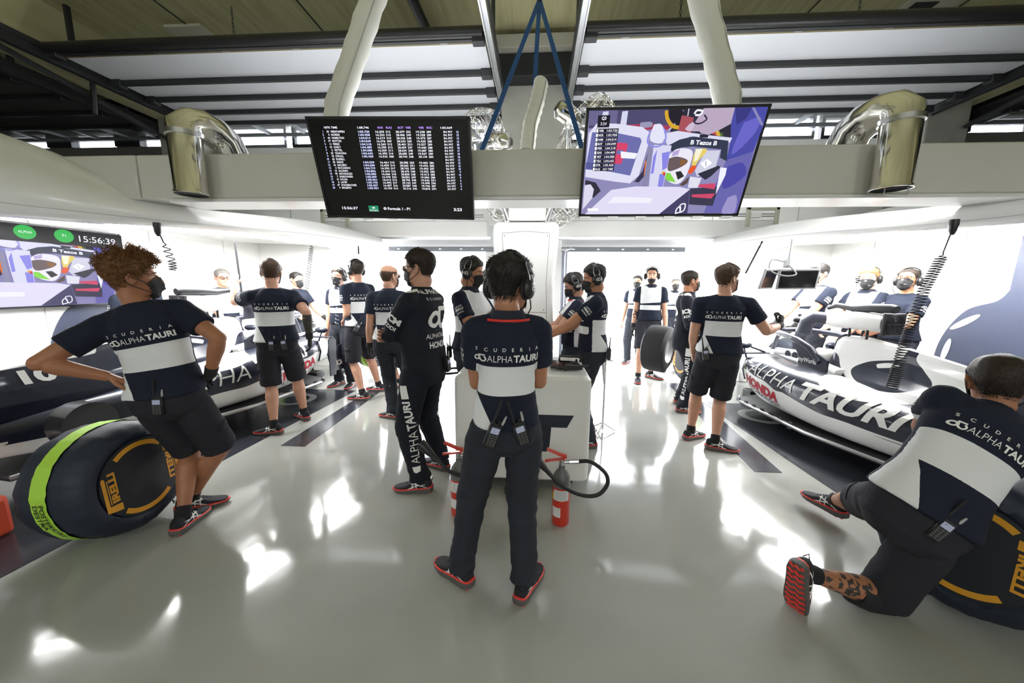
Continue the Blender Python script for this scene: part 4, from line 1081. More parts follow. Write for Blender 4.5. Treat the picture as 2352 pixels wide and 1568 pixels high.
CR_L = lambda k=1: (.06, .25, 1.07 * k, (-.9, -.2, -.9), .5, (0, -1, 0), (.8, .1, .3))
# --- centre: polo shirt, long trousers, arms folded
at, yw = (-.14, 1.71), 14
jm = person('main', 'person in polo shirt and long trousers standing legs apart before the white cart', at, yw, h=1.75, b=.85, hip=(0, 0, .925), neck=(.0, -.02, 1.49), hoff=(0, 0, -.018), hy=-38, hp=-2,
    armR=CR_R(.97), armL=CR_L(.97), footL=foot(at, yw, -.385, 1.765, 54), footR=foot(at, yw, -.035, 1.70, -22), top='polo', bottom='trousers', hair='full', hc='black', skin='tan', vox=.0075,
    gear=('headset',), lanyard='red', seed=3)
radio('black two way radio on the left back hip of the person before the white cart', jm, .06, -.085, 20)
radio('black two way radio at the lower back of the person before the white cart', jm, .06, .045, -18)
# --- race overalls, arms folded, facing left
at, yw = (-.88, 2.76), 74
js = person('suit', 'person in black race overalls and glasses with folded arms left of the cart', at, yw, h=1.85, hip=(0, 0, .97), hy=8, hp=-4, armR=(-.10, .24, 1.20, (.6, .5, -.9), .5, (0, -1, 0), (-.8, .1, .2)), armL=(.10, .25, 1.15, (-.7, .6, -.8), .5, (0, -1, 0), (.8, .1, .3)),
    footL=foot(at, yw, -.88, 2.62, 92), footR=foot(at, yw, -.82, 2.98, 62), top='suit', hair='tuft', hc='dark', skin='light', vox=.0085, gear=('glasses',), seed=4)
radio('black two way radio on the back of the race overalls', js, .04, .06, -10)
# --- curly haired, hands on hips, resting against the tyre
at, yw = (-2.30, 2.08), 18
jc = person('curly', 'person with curly copper hair and hands on hips resting against the covered tyre', at, yw, h=1.83, b=1.02, hip=(-.02, .02, .88), neck=(-.12, .02, 1.49), bend=(.04, 0, 0), tw=24, hy=-56, hp=2, hr=4,
    armL=(-.24, -.08, 1.06, (-1, -.5, .1), .7, (0, 0, -1), (.6, .4, -.5)), armR=(.20, .06, 1.02, (1, -.5, .25), .7, (0, 0, -1), (-.6, .5, -.5)),
    footL=foot(at, yw, -2.30, 2.05, 10), footR=foot(at, yw, -2.44, 2.24, -52), kneeL=(.1, 1, 0), kneeR=(1.2, .5, 0), top='tee', bottom='shorts', hair='curly', hc='copper', skin='deep', vox=.0075, gloves='R', seed=5, text=True)
radio('black two way radio with lit screen on the belt of the curly haired person', jc, .0, .03, 4)
# --- kneeling beside the right tyre
at, yw = (1.82, 1.74), -26
wv = lambda x, y, z: loc(at, yw, (x, y, z))
jk = person('kneel', 'person kneeling on one knee and leaning over the dark covered tyre', at, yw, h=1.85, b=1.06, hip=(0, 0, .53), neck=wv(2.22, 1.86, 1.02), bend=(0, -.09, .06), hy=-14, hp=-16,
    armL=(*wv(2.32, 2.25, .72), (-.6, .8, -.4), .5), armR=(*wv(2.62, 1.80, .66), (.8, -.8, .2), .4), footL=foot(at, yw, 2.14, 2.58, 15, .1), footR=foot(at, yw, 1.38, 1.74, -62, .20, -80, 0),
    kneeL=(.9, .5, .3), kneeR=(.18, .14, -.24), top='tee', bottom='shorts', hair='crop', hc='dark', skin='deep', vox=.008, seed=6, hs=1.1, pad='R', tattoo=[('knR', 'anR', .3, .85)])
radio('black two way radio on the belt of the kneeling person', jk, .04, .02, 4)
# --- pointing man with bare head, left arm stretched to the camera pod
at, yw = (-2.80, 3.74), 30
jp = person('point', 'person in shorts stretching one arm toward the left car with tattooed forearm', at, yw, h=1.83, b=1.08, hip=(0, 0, .955), hy=-4,
    armL=(*loc(at, yw, (-3.36, 3.90, 1.60)), (-.3, -.3, -1), .3, (0, 0, -1)), armR=(*loc(at, yw, (-2.42, 3.72, 1.03)), (.4, -.8, 0), .4), footL=foot(at, yw, -2.79, 3.56, 95), footR=foot(at, yw, -2.74, 4.0, 55),
    top='tee', bottom='shorts', hair='short', hc='brown', skin='light', vox=.009, gloves='R', seed=7, tattoo=[('elR', 'wrR', .05, .95, -.6)])
radio('black two way radio on the back pocket of the person stretching an arm', jp, .02, -.04, 4); radio('black two way radio with antenna near the right hip of the person stretching an arm', jp, .02, .07, -3)
# --- shorts and headset, facing the left car
at, yw = (-2.48, 4.95), 58
j6 = person('shorts6', 'person in headset and shorts standing on the dark floor strip', at, yw, h=1.91, hip=(0, 0, .99), hy=8, armL=(-.08, .22, 1.10, (-.4, -1, -.2), .5, (0, -.5, -1)), armR=(.1, .22, 1.08, (.4, -1, -.2), .5),
    footL=foot(at, yw, -2.40, 4.78, 84), footR=foot(at, yw, -2.36, 5.22, 76), top='tee', hair='short', hc='dark', skin='light', vox=.010, gear=('headset', 'watch'), seed=8)
radio('lit black two way radio of the person on the dark floor strip', j6, .04, -.13, 30)
at, yw = (-3.0, 5.45), 168
person('behind6', 'person in white fronted polo shirt and headset behind the person on the floor strip', at, yw, h=1.82, top='polo', bottom='trousers', skin='light', vox=.013, gear=('headset',), seed=9)
# --- bald man
at, yw = (-1.70, 4.15), 14
j7 = person('bald', 'balding person with a black glove hanging down behind the race overalls', at, yw, h=1.81, b=1.06, hip=(0, 0, .94), hy=-42, armL=(-.25, .02, .88, (-.2, -1, 0), .35), armR=(.20, .22, 1.1, (1, -.4, -.3), .4),
    footL=foot(at, yw, -1.70, 4.12, 70), footR=foot(at, yw, -1.46, 4.2, -10), top='polo', bottom='trousers', hair='bald', hc='brown', skin='light', vox=.009, gloves='L', gear=('glasses',), lanyard='orange', seed=10)
# --- pair left of the column
at, yw = (-.62, 3.42), -112
j9 = person('desk9', 'person in headset and polo shirt looking down left of the white column', at, yw, h=1.85, hy=14, hp=-14, armR=(.14, .38, 1.08, (.5, -1, -.4), .4, (0, 0, -1)), armL=(-.12, .40, 1.08, (-.5, -1, -.4), .4, (0, 0, -1)), top='polo', bottom='trousers', hair='short', hc='dark', skin='tan', vox=.010, gear=('headset',), seed=11)
radio('black two way radio on the belt of the left person at the column', j9, .02, .14, 0)
at, yw = (-.50, 3.98), -112
person('desk10', 'person in headset half hidden beyond the one left of the column', at, yw, h=1.76, hy=10, hp=-12, armR=(.14, .38, 1.05, (.5, -1, -.4), .4), armL=(-.12, .40, 1.05, (-.5, -1, -.4), .4), top='polo', bottom='trousers', hair='short', hc='brown', skin='light', vox=.012, gear=('headset',), seed=12)
# --- pair right of the column
at, yw = (.56, 3.64), 84
j12 = person('desk12', 'taller person in headset and polo shirt reaching to the column from the right', at, yw, h=1.80, hy=8, hp=-12, armL=(-.16, .46, 1.10, (-.5, -1, -.5), .4, (0, 0, -1)), armR=(.1, .42, 1.1, (.5, -1, -.4), .4), top='polo', bottom='trousers', hair='short', hc='black', skin='tan', vox=.010, gear=('headset',), seed=13)
radio('lit black two way radio of the taller person right of the column', j12, .04, -.13, 0)
at, yw = (.42, 4.12), 92
person('desk13', 'shorter person in headset with bowed head right of the column', at, yw, h=1.73, hy=4, hp=-24, armL=(-.14, .42, 1.10, (-.5, -1, -.5), .4), armR=(.1, .42, 1.1, (.5, -1, -.4), .4), top='polo', bottom='trousers', hair='tuft', hc='black', skin='light', vox=.012, gear=('headset',), lanyard='red', seed=14)
# --- far right door
at, yw = (1.90, 6.30), 164
person('far14', 'person in shorts and white fronted polo shirt with mask under the chin', at, yw, h=1.90, hy=-4, hp=4, footR=foot(at, yw, 1.74, 6.18, 165), footL=foot(at, yw, 2.02, 6.42, 232), armR=(.26, .04, .86, (.3, -1, 0), .3), armL=(-.27, .06, .86, (-.3, -1, 0), .3), top='polo', hair='crop', hc='dark', skin='light', vox=.012, mask='chin', gloves='R', gear=('headset',), tattoo=[('elR', 'wrR', .0, .5)], seed=15)
at, yw = (2.02, 7.6), 150
person('far15', 'dark haired person outside hidden behind the one with the mask under the chin', at, yw, h=1.80, top='polo', bottom='trousers', hair='short', hc='black', skin='light', vox=.016, seed=16)
at, yw = (2.86, 7.9), 175
person('far15b', 'masked person facing the garage seen between two others in the right doorway', at, yw, h=1.76, top='polo', bottom='trousers', hair='short', hc='grey', skin='light', vox=.016, seed=17)
at, yw = (1.92, 4.80), -116
j16 = person('suit16', 'person in black race overalls and mask beside the bagged wheel', at, yw, h=1.79, b=1.06, hip=(0, 0, .93), hy=34, hp=2, armR=(.20, .26, .98, (.5, -1, -.1), .4), armL=(-.26, .0, .88, (-.4, -1, 0), .6), footR=foot(at, yw, 1.90, 4.66, -100), footL=foot(at, yw, 2.0, 5.02, -80), top='suit', hair='crop', hc='dark', skin='tan', vox=.0095, gloves='', seed=18)
at, yw = (1.80, 3.68), -14
j17 = person('shorts17', 'person in shorts raising one gloved hand beside the right car', at, yw, h=1.80, b=1.08, hip=(0, 0, .94), shr=(.03, 0, 0), shl=(-.02, 0, 0), hy=-52, hp=2, armR=(*loc(at, yw, (2.40, 3.76, 1.24)), (.5, -.5, -1.6), .9, (-.6, .5, 0), (.15, .3, 1)), armL=(-.20, .16, .92, (-.4, -1, 0), .4),
    footL=foot(at, yw, 1.66, 3.82, -62), footR=foot(at, yw, 1.80, 3.58, -104), top='tee', hair='tuft', hc='brown', skin='light', vox=.009, gloves='R', seed=19)
radio('black two way radio on the left hip of the person raising a gloved hand', j17, .05, -.14, -10)
# --- around the right car
at, yw = (3.92, 5.45), 96
person('far18', 'dark haired person in black gloves behind the hanging twin screens', at, yw, h=1.92, b=1.08, hp=-10, armL=(-.1, .42, 1.0, (-.6, -.8, -.3), .5), armR=(.2, .42, 1.05, (.6, -.8, -.3), .5), top='tee', bottom='trousers', hair='short', hc='black', skin='light', vox=.012, gloves='LR', seed=20)
at, yw = (4.26, 5.08), 108
person('far19', 'fair haired person in headset and mask behind the right car', at, yw, h=1.85, hy=20, hp=-4, armL=(-.1, .40, 1.0, (-.6, -.8, -.3), .5), armR=(.2, .36, 1.05, (.6, -.8, -.3), .5), top='polo', bottom='trousers', hair='tuft', hc='fair', skin='pale', vox=.010, gear=('headset',), seed=21)
at, yw = (4.38, 4.70), 98
person('far20', 'person in headset and glasses looking up beside the coiled hose', at, yw, h=1.82, hy=18, hp=12, armL=(-.06, .36, 1.10, (-.8, -.6, -.3), .5), armR=(.16, .34, 1.12, (.8, -.6, -.3), .5), top='tee', bottom='trousers', hair='crop', hc='dark', skin='tan', vox=.010, gear=('headset', 'glasses'), white=False, seed=22)
at, yw = (3.5, 6.0), 150
# --- around the left car
at, yw = (-4.75, 5.3), -112
person('left3', 'grey haired person in glasses behind the left car', at, yw, h=1.79, hy=-6, hp=-4, armR=(.2, .36, 1.0, (.6, -.8, -.3), .5), armL=(-.14, .42, 1.3, (-.6, -.6, -.3), .5), top='tee', bottom='trousers', hair='crop', hc='grey', skin='light', vox=.011, mask=None, gear=('glasses',), seed=23)
at, yw = (-4.05, 6.0), -96
person('left4', 'masked person with dark gloves leaning by the far side of the left car', at, yw, h=1.77, hy=-10, armR=(.22, .30, .98, (.5, -1, -.2), .4), armL=(-.2, .34, 1.0, (-.5, -1, -.2), .4), top='tee', bottom='trousers', hair='crop', hc='black', skin='light', vox=.012, gloves='LR', white=False, seed=24)
at, yw = (-4.85, 4.15), 60
person('left25', 'person in dark clothes raising a hand before the wall screen', at, yw, h=1.74, hip=(0, 0, .9), armR=(.12, .20, 1.98, (.8, .4, -.3), .6), armL='down', top='tee', bottom='trousers', hair='short', hc='dark', skin='light', vox=.012, seed=25)
at, yw = (-1.98, 5.55), 92
person('crouch23', 'person crouching by the front wheel behind the balding person', at, yw, h=1.78, hip=(0, -.1, .36), neck=(0, .12, .88), hp=-10, footL=(-.14, .12, .088, 8), footR=(.16, .05, .088, -8), kneeL=(-.1, 1, .6), kneeR=(.1, 1, .6), armL=(-.2, .5, .5, (-1, -.3, 0), .4), armR=(.2, .5, .5, (1, -.3, 0), .4), top='tee', hair='short', hc='dark', skin='light', vox=.012, seed=26)
# ================================================================ wheels in heated covers
COVER = mat('navy_quilted_cover', (.016, .022, .038), .55, spec=.4, bump=.35, bscale=9, var=.15)
LIME = mat('lime_band', (.42, .72, .06), .5, bump=.2, bscale=14)
ORANGE = mat('orange_print', (.72, .33, .02), .5)
SIDEC = mat('dark_side_cover', (.012, .014, .020), .6)
def cyl_text(txt, r, z0, h, a0, w, bold=.0, rev=False):
    """text wrapped round a cylinder about local z"""
    fl = Flat().text(txt, 0, 0, h, w, bold=bold).split(.03); mb = MB()
    vs = []
    for p in fl.v:
        a = a0 + p.x / r; vs.append((r * math.cos(a), r * math.sin(a), z0 + p.y))
    return mb.add(vs, fl.f)
def wheel(label, loc, T, r=.352, w=.44, band='lime', group=None, parent=None, name='covered_tyre', msg=('POSTERIORE', 'DESTRA'), ma=R(-60), face=1):
    """wheel in a cover; T maps local (axis = z, face at +z) to the world"""
    if parent is None:
        t = thing(name, label, 'tyre', loc, group)
    else:
        t = bpy.data.objects.new(name, None); COL.objects.link(t); t.parent = parent
    n = 144; rings = []; h = w / 2
    prof = [(.10, -h), (r * .72, -h), (r * .86, -h + .012), (r * .955, -h + .045), (r, -h + .11), (r * 1.004, 0), (r, h - .11), (r * .955, h - .045), (r * .86, h - .012), (r * .74, h), (r * .70, h - .012), (.10, h - .012)]
    for q, (rr, z) in enumerate(prof):
        ring = []
        for k in range(n):
            a = 2 * math.pi * k / n; d = noise.noise(V((math.cos(a) * 5, math.sin(a) * 5, z * 9 + 3))) * .008 + noise.noise(V((math.cos(a) * 14, math.sin(a) * 14, z * 14))) * .004 if 1 < q < 10 else 0
            ring.append((( rr + d) * math.cos(a), (rr + d) * math.sin(a), z))
        rings.append(ring)
    MB().loft(rings, T=T).build('tyre_cover', COVER, t, ang=60)
    if band:
        rings = [[((r * 1.02 + .006 * noise.noise(V((math.cos(a) * 9, math.sin(a) * 9, z * 5)))) * math.cos(a), (r * 1.02 + .006 * noise.noise(V((math.cos(a) * 9, math.sin(a) * 9, z * 5)))) * math.sin(a), z) for a in [2 * math.pi * k / n for k in range(n)]] for z in (-.048, -.02, .02, .048)]
        MB().loft(rings, T=T, cap=False).build('lime_band', LIME, t)
        m = MB()
        for i, s in enumerate(msg): q = cyl_text(s, r * 1.035, (.008 - i * .036), .026, ma, .25 - .08 * i, .02); m.add([T @ v for v in q.v], q.f)
        m.build('lettering', LETB, t, smooth=False)
    fl = Flat()
    R1 = r * .60
    for a0, a1 in ((112, 68 + 180 - 112 + 0), ): pass
    fl.arc(0, 0, R1, .030, 230, 310, 0, 26); fl.arc(0, 0, R1, .030, 50, 130, 0, 26)
    for sgn in (1, -1):
        rot = 0 if sgn > 0 else math.pi
        def P(x, y): return (x * math.cos(rot) - y * math.sin(rot), x * math.sin(rot) + y * math.cos(rot))
        x, y = P(0, 0)
        # stretched P and the rest of the word, set vertically on each side
        base = MX.Rotation(rot + math.pi / 2, 4, 'Z') @ MX.Translation((-.125, R1 - .055, 0)) @ MX.Scale(.82, 4)
        f2 = Flat(); f2.text('IRELLI', .055, 0, .046, .225, bold=.05); f2.poly([(-.02, -.012), (.035, -.012), (.040, .066), (.25, .066), (.262, .078), (.25, .090), (.0, .090), (-.012, .04)]); f2.rect(.05, .235, .052, .058)
        fl.add([base @ p for p in f2.v], f2.f)
    o = MB(); o.v = [T @ (p + V((0, 0, h + .003))) for p in fl.v]; o.f = [list(f) for f in fl.f]; o.m = [0] * len(o.f)
    o.build('lettering', ORANGE, t, smooth=False)
    MB().lathe([(.02, h - .010), (r * .69, h - .010), (r * .69, h + .000), (r * .62, h + .002), (.02, h + .002)], 48, T=T).build('side_cover', SIDEC, t)
    return t
def axis_T(c, z, up=(0, 0, 1)):
    z = V(z).normalized(); y = V(up); y = (y - z * y.dot(z)).normalized(); x = y.cross(z); m = MX.Identity(4)
    for i in range(3): m[i][0], m[i][1], m[i][2], m[i][3] = x[i], y[i], z[i], c[i]
    return m
wheel('covered rear tyre with lime band and orange lettering beside the curly haired person', (-2.735, 2.03, 0), axis_T((-2.735, 2.03, .362), (.99, .03, .08)), ma=R(176))
wheel('dark covered tyre with orange lettering under the kneeling person', (2.27, 1.85, 0), axis_T((2.27, 1.85, .362), (-.86, -.50, .06)), band=None)

# ================================================================ racing car
def dense(keys, rings, dy, sub):
    ys = np.array(keys); A = np.array([[tuple(p) for p in r] for r in rings])
    if sub > 1:
        B = np.roll(A, -1, 1); A = np.concatenate([(A * (1 - k / sub) + B * (k / sub))[:, :, None] for k in range(sub)], 2).reshape(A.shape[0], -1, 3)
    t = np.linspace(0, len(ys) - 1, int(abs(ys[-1] - ys[0]) / dy) + 1); out = []
    for u in t:
        i = min(len(ys) - 2, int(u)); f = u - i; p0, p1, p2, p3 = A[max(0, i - 1)], A[i], A[i + 1], A[min(len(ys) - 1, i + 2)]
        c_ = .5 * (2 * p1 + (p2 - p0) * f + (2 * p0 - 5 * p1 + 4 * p2 - p3) * f * f + (3 * p1 - p0 - 3 * p2 + p3) * f ** 3); out.append([tuple(q) for q in c_])
    return out
def sdpoly(Y, Z, poly):
    P = np.array(poly); d = np.full(len(Y), 1e9); ins = np.zeros(len(Y), bool)
    for a, b in zip(P, np.roll(P, -1, 0)):
        e = b - a; L = e @ e
        if L < 1e-12: continue
        t = np.clip(((Y - a[0]) * e[0] + (Z - a[1]) * e[1]) / L, 0, 1); d = np.minimum(d, np.hypot(Y - a[0] - t * e[0], Z - a[1] - t * e[1]))
        if a[1] != b[1]: ins ^= ((a[1] > Z) != (b[1] > Z)) & (Y < (b[0] - a[0]) * (Z - a[1]) / (b[1] - a[1]) + a[0])
    return np.where(ins, d, -d)
def livery_mat():
    m = mat('car_livery_paint', (.80, .80, .79), .28, coat=.4); nt = m.node_tree; b = nt.nodes['Principled BSDF']
    a = nt.nodes.new('ShaderNodeAttribute'); a.attribute_name = 'navy_area'; g = nt.nodes.new('ShaderNodeMath'); g.operation = 'GREATER_THAN'; g.inputs[1].default_value = 0.
    mx = nt.nodes.new('ShaderNodeMixRGB'); mx.inputs[1].default_value = (.80, .80, .79, 1); mx.inputs[2].default_value = (.014, .018, .034, 1)
    nt.links.new(a.outputs['Fac'], g.inputs[0]); nt.links.new(g.outputs[0], mx.inputs[0]); nt.links.new(mx.outputs[0], b.inputs['Base Color']); return m
LOW = crv([(2.46, .50), (2.0, .43), (1.5, .335), (.9, .265), (.3, .245), (-.35, .27)])
SPN = [[*LOW, *crv([(-.35, .44), (.1, .50), (.45, .58), (.75, .54), (1.05, .49), (1.35, .53), (1.6, .66), (1.75, .80), (1.95, .80), (2.2, .80), (2.46, .80)])]]
ECN = [crv([(1.17, 1.1), (1.15, .90), (1.20, .84), (1.40, .78), (1.50, .68), (1.38, .59), (1.15, .56), (.96, .59), (.86, .68), (.96, .78), (1.03, .84), (1.06, .90), (1.06, 1.1)]), crv([(.62, 1.1), (.58, .80), (.62, .66), (.56, .52), (.2, .40), (-.3, .45), (-.3, .70), (.1, .755), (.40, .77), (.47, .82), (.48, 1.1)])]
ECW = [crv([(1.33, .77), (1.24, .80), (1.14, .80), (1.18, .77), (1.30, .735)])]
def paint(o, navy, white=()):
    me = o.data; n = len(me.vertices); a = np.empty(n * 3, np.float32); me.vertices.foreach_get('co', a); a = a.reshape(n, 3).astype(float)
    d = np.full(n, -9.)
    for p in navy: d = np.maximum(d, sdpoly(a[:, 1], a[:, 2], p))
    for p in white: d = np.minimum(d, -sdpoly(a[:, 1], a[:, 2], p))
    lz = np.interp(a[:, 1], [p[0] for p in LOW[::-1]], [p[1] for p in LOW[::-1]])
    d = np.maximum(d, .0045 - np.abs(a[:, 2] - (lz - .02)))
    at = me.attributes.new('navy_area', 'FLOAT', 'POINT'); at.data.foreach_set('value', d.astype(np.float32))
def car():
    t = thing('racing_car', 'x', 'car', (0, 0, 0), 'open wheel racing cars'); ROOT[t] = V((0, 0, 0))
    WH = mat('car_white_paint', (.80, .80, .79), .25, coat=.4)
    NV = mat('car_navy_paint', (.014, .018, .034), .42, spec=.4, coat=.15)
    # floor
    OUT = [(2.62, .30), (2.52, .66), (2.30, .80), (1.3, .78), (.7, .64), (.25, .50), (-.35, .46)]
    poly = [(w, y) for y, w in OUT] + [(-w, y) for y, w in OUT[::-1]]
    m = MB(); m.prism(poly, .045, .065); m.build('floor_plate', CARBON, t, smooth=False)
    for s in (-1, 1):
        m = MB(); m.tube([(s * w, y, .07) for y, w in OUT[1:]], .018, 8, flat=.6); m.build('floor_edge', SILVER, t)
        for i in range(7):
            y = 1.45 + i * .14; w = np.interp(y, [o[0] for o in OUT[::-1]], [o[1] for o in OUT[::-1]])
            MB().prism([(0, 0), (.075, 0), (.06, .045), (.015, .05)], -.006, .006, T=MX.Translation((s * w, y, .065)) @ MX.Rotation(R(90), 4, 'Z') @ MX.Rotation(R(90), 4, 'X')).build('floor_fin', CARBON, t, smooth=False)
    # sidepods
    bm = MB(); e = .55
    SP = [(2.44, .69, .66, .30), (2.36, .74, .67, .24), (2.1, .765, .655, .13), (1.6, .74, .62, .09), (1.1, .64, .56, .08), (.6, .49, .49, .08), (.1, .34, .43, .10), (-.35, .20, .37, .16)]
    bodies = MB()
    for s in (-1, 1):
        rings = []
        for y, xo, zt, zb in SP:
            xi = .16; xc = (xo + xi) / 2; hw = (xo - xi) / 2; zc = (zt + zb) / 2; hh = (zt - zb) / 2
            rr = []
            for k in range(120):
                a = 2 * math.pi * k / 120; u = math.copysign(abs(math.cos(a)) ** e, math.cos(a)); v = math.copysign(abs(math.sin(a)) ** e, math.sin(a))
                x = xc + hw * u - (.05 * max(0, -v) * max(0, u) if y > 1.2 else 0); z = zc + hh * v - .05 * max(0, v) * max(0, u)
                rr.append((s * x, y, z))
            rings.append(rr)
        m = MB().loft(dense([q[0] for q in SP], rings, .016, 1)); so_ = m.build('sidepod', livery_mat(), t, ang=50); paint(so_, SPN); bodies.add(m.v, m.f)
        # dark intake
        MB().loft([[(s * (.17 + (.45) * (.5 + .5 * math.copysign(abs(math.cos(a)) ** .6, math.cos(a)))), 2.445, .47 + .14 * math.copysign(abs(math.sin(a)) ** .6, math.sin(a))) for a in [2 * math.pi * k / 24 for k in range(24)]], [(s * (.2 + .4 * (.5 + .5 * math.cos(a))), 2.40, .47 + .10 * math.sin(a)) for a in [2 * math.pi * k / 24 for k in range(24)]]]).build('intake', BLACKM, t)
        MB().tube([(s * .17, 2.45, .615), (s * .45, 2.46, .625), (s * .66, 2.44, .60), (s * .70, 2.44, .46), (s * .66, 2.44, .33)], .018, 8).build('intake_lip', NV, t)
    # engine cover with airbox
    EC = [(1.80, .98, .115, .27), (1.72, 1.0, .115, .30), (1.5, .99, .10, .32), (1.1, .945, .06, .33), (.7, .88, .030, .29), (.2, .80, .016, .20), (-.25, .72, .012, .12)]
    rings = []
    for y, zt, ht, hb in EC:
        half = [(hb, .38), (hb * .98, .50), (hb * .80, .60), (ht + (hb - ht) * .28, zt - .24), (ht * 1.05 + .012, zt - .12), (ht, zt - .05), (ht * .6, zt - .008)]
        rings.append([(x, y, z) for x, z in half] + [(0, y, zt)] + [(-x, y, z) for x, z in half[::-1]])
    m = MB().loft(dense([q[0] for q in EC], rings, .016, 8)); eo = m.build('engine_cover', livery_mat(), t, ang=60); paint(eo, ECN + [[(p[0], p[1]) for p in SPN[0]]], ECW); bodies.add(m.v, m.f)
    MB().tube([(.10 * math.cos(a), 1.815, .875 + .11 * math.sin(a)) for a in [2 * math.pi * k / 24 for k in range(25)]], .022, 10).build('airbox_rim', NV, t)
    MB().loft([[(.095 * math.cos(a), 1.83, .875 + .10 * math.sin(a)) for a in [2 * math.pi * k / 20 for k in range(20)]], [(.07 * math.cos(a), 1.79, .875 + .08 * math.sin(a)) for a in [2 * math.pi * k / 20 for k in range(20)]]]).build('airbox_mouth', BLACKM, t)
    # monocoque with open cockpit
    MC = [(1.55, .34, .10, .66, 0), (1.78, .355, .10, .68, 0), (1.84, .36, .10, .69, .30), (2.2, .36, .11, .69, .42), (2.55, .33, .13, .67, .38), (2.68, .31, .14, .66, .02), (2.9, .29, .16, .645, 0), (3.4, .22, .2, .59, 0), (4.0, .15, .22, .50, 0), (4.6, .11, .21, .38, 0), (5.05, .075, .19, .28, 0), (5.15, .03, .2, .25, 0)]
    rings = []
    for y, hw, zb, zt, dep in MC:
        half = [(0, zb), (hw * .75, zb), (hw, zb + .06), (hw * 1.02, (zb + zt) / 2), (hw, zt - .05), (hw * .93, zt - .008), (hw * .82, zt), (hw * .70, zt - dep * .35), (hw * .62, zt - dep)]
        rings.append([(x, y, z) for x, z in half] + [(-x, y, z) for x, z in half[:0:-1]])
    m = MB().loft(rings); m.build('monocoque', WH, t, ang=50); bodies.add(m.v, m.f)
    MB().box(-.20, .20, 1.86, 2.6, .32, .36).build('cockpit_floor', BLACKM, t)
    m = MB(); m.tube([(-.27, 2.45, .685), (-.275, 2.1, .70), (-.22, 1.90, .72), (0, 1.84, .73), (.22, 1.90, .72), (.275, 2.1, .70), (.27, 2.45, .685)], .058, 12); m.build('headrest', mat('headrest_white', (.76, .75, .73), .4), t)
    for s in (-1, 1): decal('emblem', Flat().disc(-.05, 0, .045).disc(.06, 0, .045), frame((s * .336, 2.15, .705), (0, s, 0), (0, 0, 1)), NV, t)
    m = MB(); m.tube([(-.13, 2.52, .60), (-.10, 2.50, .66), (.10, 2.50, .66), (.13, 2.52, .60), (.10, 2.54, .54), (-.10, 2.54, .54), (-.13, 2.52, .60)], .016, 8); m.cbox((0, 2.52, .6), .2, .02, .10); m.build('steering_wheel', BLACK, t)
    m = MB(); m.tube([(.12, 1.95, .50), (.10, 2.2, .62), (.05, 2.45, .58)], .03, 8); m.build('harness_strap', REDR, t)
    # halo
    hp = []
    pts = [(.345, 1.72, .70), (.355, 1.86, .83), (.36, 2.05, .90), (.345, 2.3, .935), (.27, 2.58, .945), (.14, 2.73, .94), (0, 2.77, .935)]
    full = pts + [(-x, y, z) for x, y, z in pts[-2::-1]]
    m = MB(); m.tube(full, .034, 14, flat=1.1); m.tube([(0, 2.77, .93), (0, 2.84, .82), (0, 2.90, .64)], [.03, .024, .03], 10); ho = m.build('halo', NV, t)
    for s in (-1, 1):
        m = MB(); m.prism([(1.62, .60), (1.62, .74), (1.95, .86), (2.12, .86), (2.0, .72), (2.0, .60)], -.012, .012, T=MX(((0, 0, 1, s * .352), (1, 0, 0, 0), (0, 1, 0, 0), (0, 0, 0, 1)))); m.build('cockpit_side_panel', NV, t)
        decal('lettering', Flat().text('myWorld', -.13, -.03, .052, .25, bold=.02), frame((s * .3665, 1.87, .70), (0, s, .0), (0, 0, 1)), LETW, t)
        decal('lettering', Flat().text('BUFFALO', -.12, -.012, .026, .22), frame((s * .398, 2.2, .918), (0, s, 0), (0, .0, 1)), LETW, t)
        # mirrors
        m = MB(); m.ell((s * .60, 2.62, .74), (.10, .045, .045), 14); m.tube([(s * .36, 2.55, .66), (s * .52, 2.6, .72)], .012, 6); m.tube([(s * .60, 2.62, .70), (s * .64, 2.5, .60)], .01, 6); m.build('mirror', NV, t)
        # bargeboards and deflectors
        for i in range(5): MB().prism([(0, 0), (.26, 0), (.26, .028), (0, .02)], -.006, .006, T=MX.Translation((s * (.56 + .02 * i), 2.86, .16 + i * .065)) @ MX.Rotation(R(90 + s * 12), 4, 'Z')).build('bargeboard_louvre', NV, t, smooth=False)
        m = MB(); m.prism([(2.74, .12), (2.92, .12), (2.95, .36), (2.90, .50), (2.72, .48), (2.70, .3)], -.008, .008, T=MX(((0, 0, 1, s * .70), (1, 0, 0, 0), (0, 1, 0, 0), (0, 0, 0, 1)))); m.build('bargeboard', NV, t)
        decal('lettering', Flat().text('ICM', 0, 0, .075, .15, bold=.05), frame((s * .712, 2.75 if s > 0 else 2.91, .20), (0, s, 0), (0, 0, 1)), LETW, t)
        m = MB(); m.prism([(2.5, .10), (2.62, .10), (2.66, .60), (2.60, .66), (2.50, .62)], -.007, .007, T=MX(((0, 0, 1, s * .79), (1, 0, 0, 0), (0, 1, 0, 0), (0, 0, 0, 1)))); m.prism([(.30, 2.52), (.79, 2.50), (.79, 2.60), (.30, 2.64)], .645, .658); 
        if s < 0: m.v = [V((v.x if abs(v.x) > .6 and v.x < 0 else -abs(v.x), v.y, v.z)) for v in m.v]
        m.build('sidepod_deflector', NV, t)
        decal('lettering', Flat().text('ALPHATAURI.', -.28, -.02, .045, .26).text('FASHION', .0, -.02, .045, .22, bold=.03), frame((s * .335, 2.95, .54), (0, s, 0), (0, 0, 1)) @ MX.Rotation(R(-4), 4, 'Z'), LETW, t)
        # front suspension, brake drum
        m = MB()
